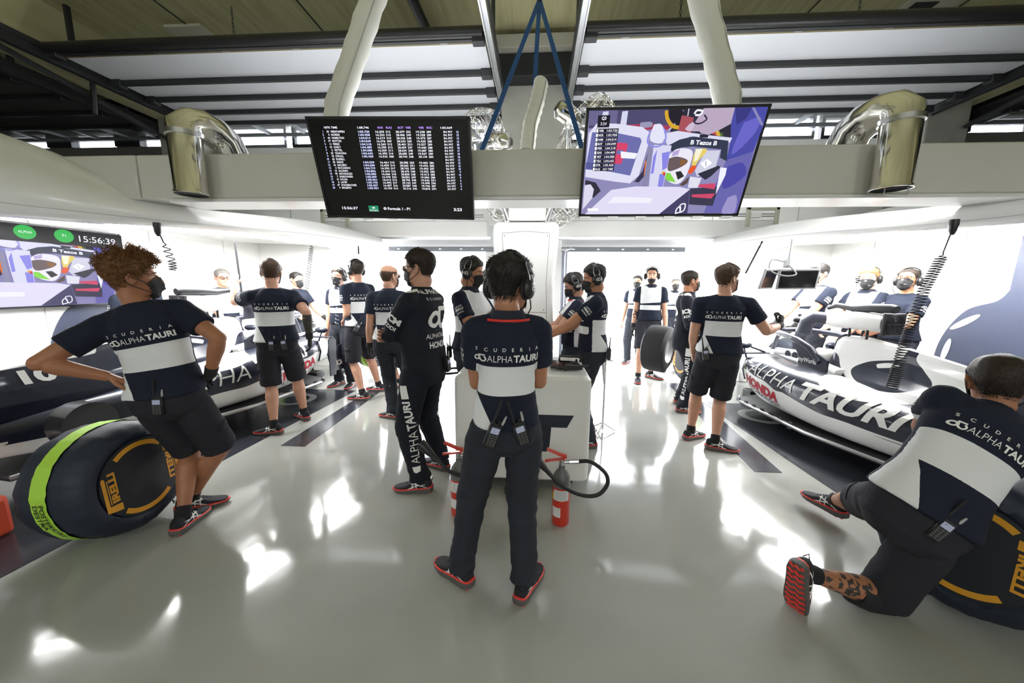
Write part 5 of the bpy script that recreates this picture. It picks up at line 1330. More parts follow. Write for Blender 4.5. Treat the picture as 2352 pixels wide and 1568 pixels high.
        for a, b in (((.24, 3.35, .50), (.66, 3.6, .46)), ((.20, 3.8, .46), (.66, 3.62, .46)), ((.24, 3.3, .28), (.66, 3.58, .22)), ((.18, 3.85, .26), (.66, 3.62, .22)), ((.22, 3.5, .52), (.64, 3.6, .24))): m.tube([(s * a[0], a[1], a[2]), (s * b[0], b[1], b[2])], .014, 8, flat=.5)
        m.build('wishbone', CARBON, t)
        m = MB(); m.tube([(s * .50, 0, .34), (s * .66, 0, .34)], .17, 24); m.tube([(s * .15, .1, .36), (s * .6, 0, .42)], .016, 6); m.tube([(s * .15, .1, .24), (s * .6, 0, .22)], .016, 6); m.build('brake_drum', CARBON, t)
        wheel('', None, axis_T((s * .80, 3.60, .345), (s, 0, 0)), r=.345, w=.34, parent=t, name='front_wheel', msg=('ANTERIORE',), ma=R(200))
    # rear wing, crash structure
    for s in (-1, 1): MB().prism([(-.86, .50), (-.42, .34), (-.36, .60), (-.44, .86), (-.90, .88)], -.008, .008, T=MX(((0, 0, 1, s * .50), (1, 0, 0, 0), (0, 1, 0, 0), (0, 0, 0, 1)))).build('wing_endplate', NV, t, smooth=False)
    m = MB(); m.prism([(-.86, .80), (-.55, .72), (-.42, .74), (-.55, .76), (-.84, .86)], -.5, .5, T=MX(((0, 0, 1, 0), (1, 0, 0, 0), (0, 1, 0, 0), (0, 0, 0, 1)))); m.build('wing_plane', WH, t)
    m = MB(); m.tube([(0, -.25, .34), (0, -.8, .34)], [.09, .05], 12); m.tube([(0, -.5, .4), (0, -.6, .75)], .02, 8); m.build('tail_structure', CARBON, t)
    # front wing
    m = MB(); m.prism([(-.9, 4.75), (-.3, 5.05), (.3, 5.05), (.9, 4.75), (.9, 4.5), (-.9, 4.5)], .09, .105); m.prism([(-.9, 4.6), (.9, 4.6), (.9, 4.45), (-.9, 4.45)], .16, .17); m.build('front_wing', NV, t)
    for s in (-1, 1): MB().box(s * .9 - .008, s * .9 + .008, 4.4, 4.85, .05, .27).build('wing_endplate', WH, t, smooth=False)
    # livery
    bv = BVHTree.FromPolygons(bodies.v, bodies.f); NVB = NV
    for s in (-1, 1):
        T = MX.Identity(4); x, y = V((0, s, 0)), V((0, 0, 1)); o = V((s * 1.6, 0, 0)); T = frame(o, x, y)
        fl = Flat()
        if s < 0: fl.text('ALPHA', -2.26, .475, .15, .68, bold=-.006, shear=.28, rot=R(-7)).text('TAURI', -1.55, .375, .17, .84, bold=.035, shear=.28, rot=R(-3))
        else: fl.text('ALPHA', .62, .325, .16, .72, bold=-.006, shear=.28, rot=R(3)).text('TAURI', 1.40, .385, .15, .72, bold=.035, shear=.28, rot=R(7))
        if s < 0: pass
        q = fl.project(T, bv, .0065, 1.6, .03, 0); q.build('lettering', LETW, t, smooth=False)
        x0 = -2.32 if s < 0 else 1.74
        rt = R(-11 if s < 0 else 11); fl = Flat().text('HONDA', x0, .335 if s < 0 else .23, .105, .56, bold=.05, rot=rt); q = fl.project(T, bv, .005, 1.6, .03, 0); q.build('lettering', mat('crimson_lettering', (.45, .012, .03), .5), t, smooth=False)
        fl = Flat().text('E:TECHNOLOGY', x0 + .01, .272 if s < 0 else .165, .05, .56, rot=rt); q = fl.project(T, bv, .005, 1.6, .03, 0); q.build('lettering', LETB, t, smooth=False)
        fl = Flat().text('10', .0, .618, .105, .19, bold=.05, shear=-.2) if s > 0 else Flat().rect(50, 51, 50, 51); q = fl.project(T, bv, .007, 1.6, .03, 0)
        if q.f: q.build('lettering', LETW, t, smooth=False)
    # stands
    for s in (-1, 1):
        for y in (.45, 2.9): 
            m = MB(); m.cbox((s * .22, y, -.02), .18, .18, .13); m.build('stand', BLACK, t, bevel=.01)
    return t
def children(o): return [c for c in bpy.data.objects if c.parent == o]
def copy_tree(o, parent=None):
    c = o.copy(); COL.objects.link(c)
    if parent is not None: c.parent = parent
    for ch in KIDS.get(o, ()): copy_tree(ch, c)
    return c
KIDS = {}
def index_kids():
    KIDS.clear()
    for c in bpy.data.objects:
        if c.parent: KIDS.setdefault(c.parent, []).append(c)
c1 = car(); index_kids(); c2 = copy_tree(c1)
c1.location = (3.60, 2.45, .10); c1.rotation_euler = (0, 0, R(5)); c1['label'] = 'white and navy racing car behind the kneeling person, nose toward the right doorway'
c2.location = (-4.0, 2.5, .20); c2.rotation_euler = (0, 0, R(-7)); c2['label'] = 'white and navy racing car behind the curly haired person and the covered lime banded tyre'
ROOT[c1] = V(c1.location); ROOT[c2] = V(c2.location)

# blower units standing on the roll hoops
def blower():
    t = thing('blower_unit', 'x', 'fan', (0, 0, 0), 'cooling blowers on the cars'); ROOT[t] = V((0, 0, 0))
    m = MB(); rg = []
    for y, hw, z0, z1 in ((.55, .06, .08, .24), (.35, .14, .05, .30), (0, .17, .05, .31), (-.28, .16, .05, .29), (-.36, .14, .08, .27)):
        rg.append([(hw * math.copysign(abs(math.cos(a)) ** .6, math.cos(a)), y, (z0 + z1) / 2 + (z1 - z0) / 2 * math.copysign(abs(math.sin(a)) ** .6, math.sin(a))) for a in [2 * math.pi * k / 24 for k in range(24)]])
    m.loft(rg); m.build('cover', WHITEM, t)
    T = MX.Translation((0, -.40, .17)) @ MX.Rotation(R(90), 4, 'X')
    m = MB(); m.prism([(-.15, -.15), (.15, -.15), (.15, .15), (-.15, .15)], -.02, .03, T=T); m.build('fan_frame', BLACK, t, bevel=.012)
    m = MB()
    for r in (.03, .055, .08, .105, .13): m.tube([T @ V((r * math.cos(a), r * math.sin(a), .034)) for a in [2 * math.pi * k / 24 for k in range(25)]], .003, 5)
    for k in range(6): m.tube([T @ V((0, 0, .034)), T @ V((.13 * math.cos(k * math.pi / 3), .13 * math.sin(k * math.pi / 3), .034))], .003, 5)
    m.build('fan_grille', DARKG, t)
    m = MB(); m.tube([(0, -.42, .37), (0, -.36, .375), (0, -.1, .37), (0, .16, .35)], [.05, .062, .062, .05], 18); m.tube([(0, .16, .35), (0, .40, .38), (0, .55, .33)], [.045, .04, .03], 12); m.build('motor', DARKG, t)
    m = MB()
    for x in (-.12, .12):
        for y in (-.2, .05): m.tube([(x, y, .08), (x * .7, y + .03, -.10)], .016, 8)
    m.build('leg', DARKG, t)
    m = MB(); m.tube([(0, .45, .16), (-.05, .68, .17), (-.10, .80, .08), (-.12, .82, -.10)], [.09, .10, .10, .11], 18); m.build('duct', mat('slate_duct', (.055, .06, .085), .45), t)
    m = MB(); m.ell((-.10, .95, .10), (.10, .08, .06), 14); m.build('handle', DARKG, t)
    return t
b1 = blower(); index_kids(); b2 = copy_tree(b1)
b1.location = (3.46, 4.12, 1.13); b1.rotation_euler = (0, 0, R(8)); b1.scale = (.74, .74, .74); b1['label'] = 'white cooling blower with black fan standing on the right car'
b2.location = (-3.85, 4.05, 1.23); b2.rotation_euler = (0, 0, R(-10)); b2.scale = (.74, .74, .74); b2['label'] = 'white cooling blower with black fan standing on the left car'
# bare wheel in a bag near the right doorway
t = thing('bagged_wheel', 'wheel with pale rim half covered by a black bag behind the right race overalls', 'tyre', (1.84, 5.55, .3))
T = axis_T((1.84, 5.55, .68), (.80, -.60, -.05)); r, h = .335, .16
prof = [(.19, -h), (r * .8, -h), (r * .96, -h + .03), (r, -h + .08), (r, h - .08), (r * .96, h - .03), (r * .8, h), (.19, h)]
MB().lathe(prof, 48, T=T, cap=False).build('tyre', RUBBER, t)
MB().lathe([(.02, h - .05), (.08, h - .04), (.17, h - .06), (.195, h - .005), (.20, h - .005), (.20, -h)], 40, T=T).build('rim', mat('pale_rim', (.45, .46, .48), .35, .6), t)
m = MB()
rings = [[((rr + .012) * math.cos(a), (rr + .012) * math.sin(a), z) for a in [R(70 + 190 * k / 30) for k in range(31)]] for rr, z in [(.22, -h - .012), (r * .8, -h - .012), (r * .98, -h + .02), (r, -h + .08), (r, h - .08), (r * .98, h - .02), (r * .84, h + .012)]]
m.loft(rings, 0, False, False, T=T); m.build('bag', BLACKM, t)
# ================================================================ screens
SCRB = mat('screen_black', (.008, .008, .009), .12, spec=.5)
def em(name, h, s=1.0): return mat('screen_' + name, (.01, .01, .01), .6, spec=.08, emit=h, es=s * .52)
def tv(label, T, w, h, mats, art, frame_w=.018):
    """screen: T places its front face (x right, y up, z toward viewer), centred"""
    c = T @ V((0, 0, 0)); t = thing('television', label, 'television', c, 'screens showing the session')
    m = MB(); m.box(-w / 2, w / 2, -h / 2, h / 2, -.05, -.004, T=T); m.build('housing', BLACK, t, bevel=.006)
    m = MB()
    for a in ((-w / 2, w / 2, -h / 2, -h / 2 + frame_w), (-w / 2, w / 2, h / 2 - frame_w, h / 2), (-w / 2, -w / 2 + frame_w, -h / 2, h / 2), (w / 2 - frame_w, w / 2, -h / 2, h / 2)): m.box(*a, -.006, .006, T=T)
    m.build('bezel', BLACK, t, smooth=False)
    MB().box(-w / 2 + frame_w, w / 2 - frame_w, -h / 2 + frame_w, h / 2 - frame_w, -.004, .001, T=T).build('screen', SCRB, t, smooth=False)
    for i, (fl, mm) in enumerate(art):
        bx, by = w / 2 - frame_w, h / 2 - frame_w
        fl.v = [V((max(-bx, min(bx, q.x)), max(-by, min(by, q.y)), 0)) for q in fl.v]
        fl.mb(T, .0018 + .0006 * i).build('picture', mm, t, smooth=False)
    return t
# timing screen
W1, H1 = 1.20, .70
WTX = em('white', '#f4f4ff', 1.0); VIO = em('violet', '#b28cf0', 1.0); GRN = em('green', '#2f9a6c', .8); BLU = em('bluewhite', '#cdd2ff', 1.1)
rows = '''1 33 VERSTAPPEN|1:03.720|16.203 312|28.279 252|19.238 289|12
2 4 NORRIS|1:03.958|16.224 315|28.406 249|19.328 289|15
3 44 HAMILTON|1:04.014|16.319 310|28.320 248|19.375 287|15
4 77 BOTTAS|1:04.049|16.376 309|28.243 250|19.430 288|16
5 11 PEREZ|1:04.218|16.260 313|28.401 251|19.557 289|20
6 10 GASLY|1:04.489|16.390 313|28.659 247|19.440 288|18
7 5 VETTEL|1:04.580|16.359 311|28.634 248|19.587 288|17
8 22 TSUNODA|1:04.642|16.390 314|28.685 249|19.567 289|18
9 18 STROLL|1:05.420|16.532 308|28.744 248|20.144 283|18
10 63 RUSSELL|||||12
11 55 SAINZ|1:04.559|16.461 315|28.588 250|19.465 286|15
12 16 LECLERC|1:04.600|16.459 314|28.665 251|19.476 285|15
13 3 RICCIARDO|1:04.719|16.393 317|28.743 249|19.493 287|15
14 14 ALONSO|1:04.856|16.441 316|28.475 248|19.592 285|9
15 99 GIOVINAZZI|1:05.083|16.506 318|28.858 248|19.413 285|15
16 7 RAIKKONEN|1:05.009|16.370 323|28.852 249|19.584 288|9
17 31 OCON|1:05.051|16.613 314|28.796 248|19.642 291|6
18 6 LATIFI|1:05.195|16.492 317|29.124 247|19.490 290|6
19 47 SCHUMACHER|1:05.427|16.497 316|29.087 245|19.746 287|9
20 9 MAZEPIN|1:05.951|16.759 314|29.316 246|19.876 291|9'''.split('\n')
A = Flat(); B = Flat(); Cc = Flat(); G = Flat()
th = .0135; y0 = .248; dy = .0200
A.text('107% TIME', -.475, y0 + .026, th, .10, bold=.02); A.text('1:08.746', -.225, y0 + .026, th, .085, bold=.02); A.text('1:03.669', .385, y0 + .026, th, .085, bold=.02)
for s, x in (('NOR', -.075), ('RAI', -.012), ('BOT', .075), ('VER', .13), ('VER', .225), ('RIC', .285)): Cc.text(s, x, y0 + .026, th, .042, bold=.03)
for i, r in enumerate(rows):
    a = r.split('|'); n, num, nm = a[0].split(' '); y = y0 - i * dy
    B.text(n, -.488, y, th, align='R', bold=.02); A.text(num, -.445, y, th, align='R', bold=.02); A.text(nm, -.432, y, th, bold=.02)
    if a[1]: B.text(a[1], -.225, y, th, .085, bold=.03)
    for q, x in ((2, -.095), (3, .055), (4, .205)):
        if a[q]: p, v = a[q].split(' '); A.text(p, x, y, th, .064, bold=.02); A.text(v, x + .076, y, th, .034, bold=.02)
    A.text('IN PIT', .405, y, th, .065, bold=.02); B.text(a[5], .515, y, th, align='R', bold=.03)
A.text('15:56:37', -.465, -.285, .020, .13, bold=.02); A.text('© Formula 1 - P1', -.125, -.285, .020, .215, bold=.03); A.text('3:23', .44, -.285, .022, .065, bold=.03)
G.rect(-.245, -.165, -.30, -.255); G2 = Flat().text('ROLEX', -.205, -.296, .012, .066, align='C', bold=.01); G2.poly([(-.215, -.276), (-.195, -.276), (-.192, -.264), (-.199, -.27), (-.205, -.261), (-.211, -.27), (-.218, -.264)])
ctr = V((-1.10, 2.87, 2.46)); T1 = frame(ctr, (1, .0, -.020), (.05, -.24, .657))
tv('black timing screen full of white times hanging on the left of the centre', T1, W1, H1, None, [(A, WTX), (B, BLU), (Cc, VIO), (G, GRN), (G2, WTX)])
# live picture screen; the picture is a flat broadcast image of a car cockpit

def live(sx, sy):
    def Z(x, y):
        v = (y - 163) / 1144; xl = 165 - 75 * v; xr = 2120 - 255 * v; return (((x - xl) / (xr - xl) - .5) * sx, (.5 - v) * sy)
    L = []
    def poly(col, *pts, c=0): L.append((Flat().poly([Z(*p) for p in (crv(list(pts) + [pts[0]], 5)[:-1] if c else pts)]), em('live' + col.strip('#'), col, .9)))
    def line(col, w, *pts): L.append((Flat().ribbon([Z(*p) for p in crv(list(pts), 6)], w), em('live' + col.strip('#'), col, .9)))
    R4 = lambda x0, y0, x1, y1: ((x0, y0), (x1, y0), (x1, y1), (x0, y1))
    poly('#8f8bb8', *R4(60, 150, 2200, 1320))
    poly('#4e4a70', (165, 150), (1050, 150), (1060, 330), (150, 330)); poly('#6b6690', (150, 150), (480, 150), (470, 290), (150, 300)); poly('#2d2a3c', (1040, 150), (1780, 150), (1780, 480), (1080, 380))
    poly('#a83a58', (560, 300), (860, 290), (1080, 320), (1080, 360), (560, 350))
    for x in (300, 520): poly('#d5d6f0', (x + 10, 165), (x + 75, 160), (x + 60, 300), (x - 10, 300))
    poly('#9a98b8', (740, 280), (860, 275), (865, 325), (745, 330), c=1); line('#b9b8d0', .012, (1205, 165), (1160, 260), (1060, 365))
    line('#d8a82e', .022, (1022, 165), (1040, 250), (1100, 320), (1180, 340)); poly('#241f2a', (1060, 160), (1200, 160), (1190, 300), (1110, 290), (1065, 230), c=1)
    poly('#a8525c', (1195, 215), (1330, 240), (1310, 420), (1165, 370)); line('#e2e2f2', .006, (1270, 150), (1262, 225))
    poly('#c04a50', (1520, 400), (1570, 370), (1600, 430)); poly('#d8b040', (1570, 370), (1620, 380), (1640, 430), (1600, 430)); poly('#4c6a3c', (1620, 390), (1660, 400), (1670, 440), (1640, 430))
    # arm in a sleeve
    poly('#bba9c2', (1430, 150), (1780, 150), (1760, 300), (1600, 380), (1500, 420), (1420, 400), (1400, 380), (1330, 380), (1260, 370), (1240, 350), (1290, 300), (1350, 280), c=0)
    poly('#cdbdd2', (1240, 355), (1290, 300), (1350, 285), (1330, 345), (1290, 380), c=1); line('#39344e', .010, (1350, 240), (1340, 290), (1400, 300), (1470, 260), (1440, 215)); line('#efeff8', .012, (1330, 205), (1360, 170), (1420, 180), (1390, 215), (1340, 215))
    poly('#4a4ca6', (1770, 150), (2125, 150), (2100, 330), (2010, 600), (1720, 690), (1750, 500), (1740, 300)); poly('#6a66c8', (1880, 300), (2060, 250), (2000, 420), (1800, 620), (1780, 560), c=1); poly('#3a3880', (1770, 150), (1960, 150), (1900, 260), (1800, 320))
    poly('#6a66ae', (1720, 690), (2010, 600), (1960, 900), (1870, 1310), (1500, 1310), (1600, 1000)); poly('#4c4aa6', (1740, 760), (1900, 720), (1940, 860), (1760, 1000), (1690, 980), c=1); poly('#9c96cc', (1760, 1120), (1860, 1100), (1840, 1310), (1700, 1310), c=1)
    line('#8a88b8', .014, (1960, 150), (2080, 330))
    # side mirror
    poly('#e0dff5', (150, 380), (240, 280), (460, 285), (760, 325), (840, 380), (830, 520), (740, 850), (640, 940), (480, 920), (120, 860)); poly('#6d6fae', (190, 370), (420, 370), (740, 435), (757, 470), (640, 850), (400, 800), (120, 770)); poly('#5a5c98', (130, 690), (400, 720), (395, 800), (120, 770))
    poly('#d8466c', (465, 480), (590, 490), (604, 520), (530, 720), (400, 700), (450, 640)); poly('#6d6fae', (480, 560), (560, 565), (550, 610), (470, 605)); poly('#f4f4fd', (520, 575), (715, 600), (690, 660), (530, 650))
    poly('#3a3450', (840, 560), (780, 800), (690, 920), (740, 930), (800, 860), (830, 700)); poly('#e8793a', (805, 690), (840, 670), (835, 760), (795, 860))
    # halo and bodywork
    poly('#dcdcf2', (980, 400), (1150, 370), (1500, 420), (1760, 450), (1740, 500), (1300, 430), (1050, 520)); poly('#343a50', (1060, 520), (1180, 460), (1330, 430), (1720, 480), (1720, 700), (1640, 660), (1650, 570), (1330, 535), (1200, 545), (1100, 590)); poly('#26293a', (1400, 410), (1500, 415), (1490, 445), (1400, 440))
    poly('#d2d2e6', (1480, 580), (1640, 580), (1600, 760), (1400, 870), (1370, 800)); L.append((Flat().poly([Z(*p) for p in ((1425, 720), (1500, 670), (1560, 715), (1480, 775))]), em('white', '#f4f4ff', 1.))); line('#8e8ca8', .005, (1485, 695), (1490, 750))
    L.append((Flat().text('B Tezos B', *Z(1300, 510), .040 * sy, .155 * sx, bold=.03, rot=R(-3)), em('white', '#f4f4ff', 1.)))
    # helmet
    poly('#ece9f6', (1075, 620), (1150, 560), (1260, 555), (1330, 590), (1320, 700), (1270, 860), (1180, 950), (1060, 900), (1040, 760), c=1); poly('#b8a8d8', (1110, 590), (1190, 560), (1170, 620), (1100, 640)); poly('#6a5a5e', (1070, 660), (1160, 640), (1280, 680), (1240, 740), (1100, 800), (1060, 770), c=1); poly('#8a6038', (1200, 670), (1280, 685), (1240, 735), (1190, 740))
    poly('#84d648', (1040, 820), (1090, 820), (1160, 930), (1060, 910), (1030, 870), c=0); poly('#2b2b30', (1150, 810), (1210, 800), (1250, 860), (1180, 900)); poly('#e6cf6a', (1370, 560), (1490, 570), (1400, 690), (1330, 800), (1340, 640), c=1); poly('#f6f2da', (1360, 560), (1440, 560), (1390, 680), (1350, 700)); poly('#e8582c', (1330, 740), (1380, 750), (1330, 830), (1290, 810), c=1); poly('#5a4a44', (1200, 960), (1310, 860), (1290, 940), (1240, 970))
    # can with a lanyard
    poly('#d9d9f2', (890, 510), (1090, 520), (1040, 840), (1000, 1060), (850, 1050), (860, 860)); poly('#8a86e6', (985, 600), (1075, 580), (1050, 760), (1000, 790)); poly('#8a86e6', (890, 640), (930, 560), (900, 820), (870, 830)); poly('#8a86e6', (970, 830), (1035, 830), (995, 1060), (945, 1055)); poly('#e3a83a', (1000, 800), (1030, 805), (1025, 840), (990, 830)); poly('#cc3333', (1012, 815), (1034, 812), (1030, 850), (1010, 845))
    line('#8f8fe8', .010, (930, 300), (840, 380), (820, 490), (920, 530), (1010, 480), (1010, 380), (960, 310)); poly('#e4e4f8', (880, 300), (960, 300), (1000, 400), (980, 490), (870, 480), (840, 420), c=1); poly('#8a88a8', (830, 540), (870, 560), (820, 1030), (775, 1030))
    # nose and lower parts
    poly('#e2ddf6', (120, 1310), (420, 1010), (700, 970), (1200, 980), (1320, 1010), (1280, 1100), (980, 1310)); poly('#f2f0fc', (380, 1170), (460, 1090), (900, 1110), (880, 1170)); poly('#454268', (980, 1310), (1180, 1130), (1320, 1010), (1300, 1310)); poly('#34303f', (120, 890), (240, 920), (300, 1020), (220, 1100), (110, 1080)); poly('#dcd9ee', (110, 950), (180, 940), (220, 1000), (200, 1110), (90, 1250), c=0)
    line('#f6f6ff', .009, (1165, 1310), (1175, 1250), (1215, 1215), (1215, 1280), (1170, 1300)); line('#f6f6ff', .009, (1220, 1280), (1215, 1200), (1270, 1185), (1260, 1260), (1215, 1290))
    poly('#3c3a50', (1320, 1000), (1640, 980), (1580, 1210), (1310, 1190)); poly('#d04a6c', (1420, 950), (1600, 940), (1590, 1010), (1400, 980)); poly('#d04a6c', (1340, 1070), (1600, 1060), (1560, 1120), (1340, 1100)); poly('#e0e0ee', (1310, 860), (1440, 880), (1400, 990), (1290, 990)); poly('#2e3040', (1390, 830), (1620, 740), (1640, 760), (1540, 860), (1480, 900)); poly('#f2f2fe', (1640, 760), (1710, 770), (1700, 850), (1605, 1070), (1630, 850))
    L.append((Flat().rect(-.47 * sx, -.40 * sx, -.46 * sy, -.435 * sy), em('white', '#f4f4ff', 1.)))
    return L
W2, H2 = 1.19, .71
L = live(W2 - .05, H2 - .05)
brd = Flat().rect(-.52, -.44, .24, .31)
lst = Flat(); txt = Flat(); txt.text('Q3', -.48, .285, .018, align='C', bold=.03); txt.text('3:24', -.48, .253, .018, align='C')
for i, (n, s) in enumerate(zip('VER NOR HAM BOT PER GAS VET TSU STR RUS'.split(), '1:03.720 1:03.958 1:04.014 1:04.049 1:04.218 1:04.489 1:04.580 1:04.642 1:05.420 NO TIME'.split(' ', 9))):
    y = .212 - i * .0265 + .002; brd.rect(-.525, -.375, y - .005, y + .019); txt.text(n, -.505, y, .014, .032, bold=.02); txt.text(s, -.452, y, .014, .07, bold=.01); txt.rect(-.523, -.510, y - .003, y + .016)
L += [(brd, em('darkbox', '#1b1a26', 1.)), (txt, WTX)]
ctr = V((.905, 2.84, 2.468)); T2 = frame(ctr, (1, .0, .0), (-.03, -.27, .61))
tv('screen with a purple tinted live picture hanging right of the centre', T2, W2, H2, None, L)
for T, x in ((T1, -1.10), (T2, .905)):
    t = thing('screen_bracket', 'dark bracket holding the %s to the white beam' % ('timing screen' if x < 0 else 'live picture screen'), 'bracket', (x, 3.1, 2.5))
    m = MB(); m.box(x - .15, x + .15, 2.98, 3.20, 2.46, 2.50); m.box(x - .15, x - .12, 2.93, 3.2, 2.38, 2.6); m.box(x + .12, x + .15, 2.93, 3.2, 2.38, 2.6); m.build('arm', BLACK, t, smooth=False)
# wall screens
WL, HL = 1.75, .86
LL = live(WL - .05, HL - .05)
hd = Flat().rect(-.86, .86, .24, .41); gr = [Flat().disc(x, .335, .085, ry=.07) for x in (-.33, -.02, .29)]
tx = Flat().text('15:56:39', .42, .29, .07, .36).text('P1', .29, .325, .03, align='C').text('ALPHA', -.02, .325, .025, align='C')
LL += [(hd, em('header', '#15151a', 1.)), *[(g, em('disc', '#2fb14c', 1.)) for g in gr], (tx, WTX)]
tv('large wall screen with green discs and clock behind the curly haired person', frame((-5.22, 3.50, 1.76), (0, 1, 0), (0, 0, 1)), WL, HL, None, LL)
LR = live(WL - .05, HL - .05); LR.append((Flat().rect(-.86, .86, .24, .41), em('header', '#15151a', 1.))); LR.append((Flat().text('15:56:39', -.82, .29, .07, .36), WTX))
tv('large wall screen at the right edge above the kneeling person', frame((4.97, 3.02, 1.62), (0, -1, 0), (0, 0, 1)), WL, HL, None, LR)

# ================================================================ cart and what stands on it
CARTW = mat('warm_white_laminate', (.82, .82, .80), .3, coat=.2)
t = thing('equipment_cart', 'white rounded equipment cart with navy letter graphic behind the central person', 'cart', (-.11, 3.0, 0))
m = MB(); rg = []
def rrect(x0, x1, y0, y1, r, z, n=6):
    o = []
    for cx, cy, a0 in ((x1 - r, y1 - r, 0), (x0 + r, y1 - r, 90), (x0 + r, y0 + r, 180), (x1 - r, y0 + r, 270)):
        for k in range(n + 1): a = R(a0 + 90 * k / n); o.append((cx + r * math.cos(a), cy + r * math.sin(a), z))
    return o
for z, g in ((.085, .012), (.10, 0), (.86, 0), (.90, .004)): rg.append(rrect(-.63 + g, .43 - g, 2.70 + g, 3.42 - g, .05, z))
for g, zz in ((.03, .925), (.06, .93)): rg.append([(x, y, zz + (.0 if y < 3.0 else .02)) for x, y, z in rrect(-.63 + g, .43 - g, 2.70 + g, 3.42 - g, .05, zz)])
m.loft(rg); m.build('cabinet', CARTW, t, ang=30)
fl = Flat().poly([(-.02, .63), (.30, .63), (.25, .53), (.13, .53), (.12, .38), (.10, .33), (.02, .33), (-.06, .38)]).poly([(-.42, .63), (-.20, .63), (-.24, .33), (-.50, .33)])
decal('emblem', fl, frame((0, 2.697, 0), (1, 0, 0), (0, 0, 1)), mat('navy_vinyl_print', (.014, .018, .03), .5), t)
for x in (-.5, -.11, .3):
    for y in (2.84, 3.28): m = MB(); m.tube([(x - .02, y, .035), (x + .02, y, .035)], .034, 16); m.box(x - .03, x + .03, y - .03, y + .03, .06, .09); m.build('caster', BLACK, t)
MB().box(-.22, .02, 2.60, 3.2, .012, .08).build('foot_plate', BLACK, t, bevel=.006)
t2 = thing('control_tablet', 'black tablet with handles lying on the white cart', 'tablet', (.25, 2.95, .93))
Tt = frame((.24, 2.98, .965), (1, .1, -.05), (0, 1, .05))
m = MB(); m.box(-.13, .13, -.10, .10, -.014, .01, T=Tt); m.build('case', BLACK, t2, bevel=.008)
MB().box(-.115, .06, -.085, .085, .0105, .0118, T=Tt).build('display', SCRB, t2, smooth=False)
m = MB(); m.ell((.09, -.02, .02), (.022, .022, .02), 12, T=Tt); m.tube([(.09, -.02, .03), (.09, -.02, .055)], .010, 10, T=Tt); m.build('joystick', BLACK, t2)
for y, s in ((-.15, -1), (.15, 1)): m = MB(); m.tube([(-.02, y, -.01), (-.02, y + s * .0, .035), (.16, y, .035), (.16, y, -.01)], .012, 8, T=Tt); m.build('grab_handle', BLACK, t2)
t = thing('cable_loop', 'black cable looped out from the left side of the white cart', 'cable', (-.70, 3.1, .8))
MB().tube(smooth([(-.64, 3.15, .84), (-.72, 3.0, .86), (-.80, 3.02, .855), (-.82, 3.14, .85), (-.76, 3.26, .845), (-.64, 3.28, .84)]), .010, 8).build('cable', BLACKM, t)

# extinguishers
def extinguisher(x, y, lab, hose):
    dz = .125; hose = [(a, b, c - dz) for a, b, c in hose]
    t = thing('fire_extinguisher', lab, 'fire extinguisher', (x, y, 0), 'fire extinguishers by the cart'); T = MX.Translation((x, y, 0)); 
    MB().lathe([(.01, 0), (.055, .0), (.060, .01), (.060, .40 - dz), (.0601, .401 - dz)], 32, T=T).build('cylinder', RED, t)
    MB().lathe([(.060, .401), (.060, .44), (.054, .475), (.036, .505), (.022, .52), (.02, .545), (.0, .545)], 32, T=T @ MX.Translation((0, 0, -dz))).build('shoulder', mat('grey_shoulder_paint', (.13, .135, .13), .4), t)
    m = MB(); m.tube([(x, y, .535 - dz), (x, y, .585 - dz)], .018, 14); m.tube([(x, y, .565 - dz), (x + .07, y, .572 - dz)], .012, 10); m.tube([(x + .05, y, .57 - dz), (x + .11, y, .575 - dz)], .016, 8); m.build('valve', STEEL, t)
    m = MB(); m.prism([(-.105, .048), (-.02, .012), (.03, -.006), (.03, .018), (-.015, .028), (-.10, .062)], -.011, .011, T=frame((x, y, .60 - dz), (1, 0, 0), (0, 0, 1))); m.prism([(-.115, -.026), (.02, -.004), (.02, .008), (-.115, -.014)], -.010, .010, T=frame((x, y, .59 - dz), (1, 0, 0), (0, 0, 1))); m.build('squeeze_grip', RED, t)
    m = MB(); m.tube(smooth(hose), .013, 10); m.build('hose', RUBBER, t)
    e = V(hose[-1]); d = (e - V(hose[-2])).normalized(); m = MB(); m.tube([e, e + d * .05, e + d * .07, e + d * .17, e + d * .19], [.014, .016, .02, .036, .037], 16); m.build('horn', BLACK, t)
    def lbl(nm, a0, a1, z0, z1, mm):
        n = 10; MB().add([(x + .0612 * math.cos(R(a0 + (a1 - a0) * k / n)), y + .0612 * math.sin(R(a0 + (a1 - a0) * k / n)), z) for z in (z0, z1) for k in range(n + 1)], [(k, k + 1, n + 2 + k, n + 1 + k) for k in range(n)]).build(nm, mm, t)
    lbl('label', 215, 320, .19, .265, mat('label_white', (.7, .7, .69), .5)); lbl('label', 205, 265, .07, .14, mat('label_white', (.7, .7, .69), .5)); lbl('yellow_label', 200, 214, .19, .24, mat('label_yellow', (.75, .60, .03), .5))
    for i in range(5): lbl('label_print', 230, 300, .200 + i * .012, .203 + i * .012, mat('label_print_grey', (.3, .3, .3), .5))
extinguisher(.19, 2.32, 'red fire extinguisher with black hose looping right beside the white cart', [(.30, 2.32, .575), (.38, 2.31, .58), (.47, 2.29, .52), (.49, 2.28, .45), (.44, 2.26, .385), (.36, 2.25, .37), (.26, 2.24, .40), (.16, 2.24, .46), (.12, 2.25, .50)])
extinguisher(-.52, 2.36, 'red fire extinguisher with horn raised beside the race overalls', [(-.41, 2.36, .575), (-.37, 2.31, .56), (-.40, 2.26, .50), (-.47, 2.24, .48), (-.56, 2.24, .51), (-.62, 2.25, .56)])

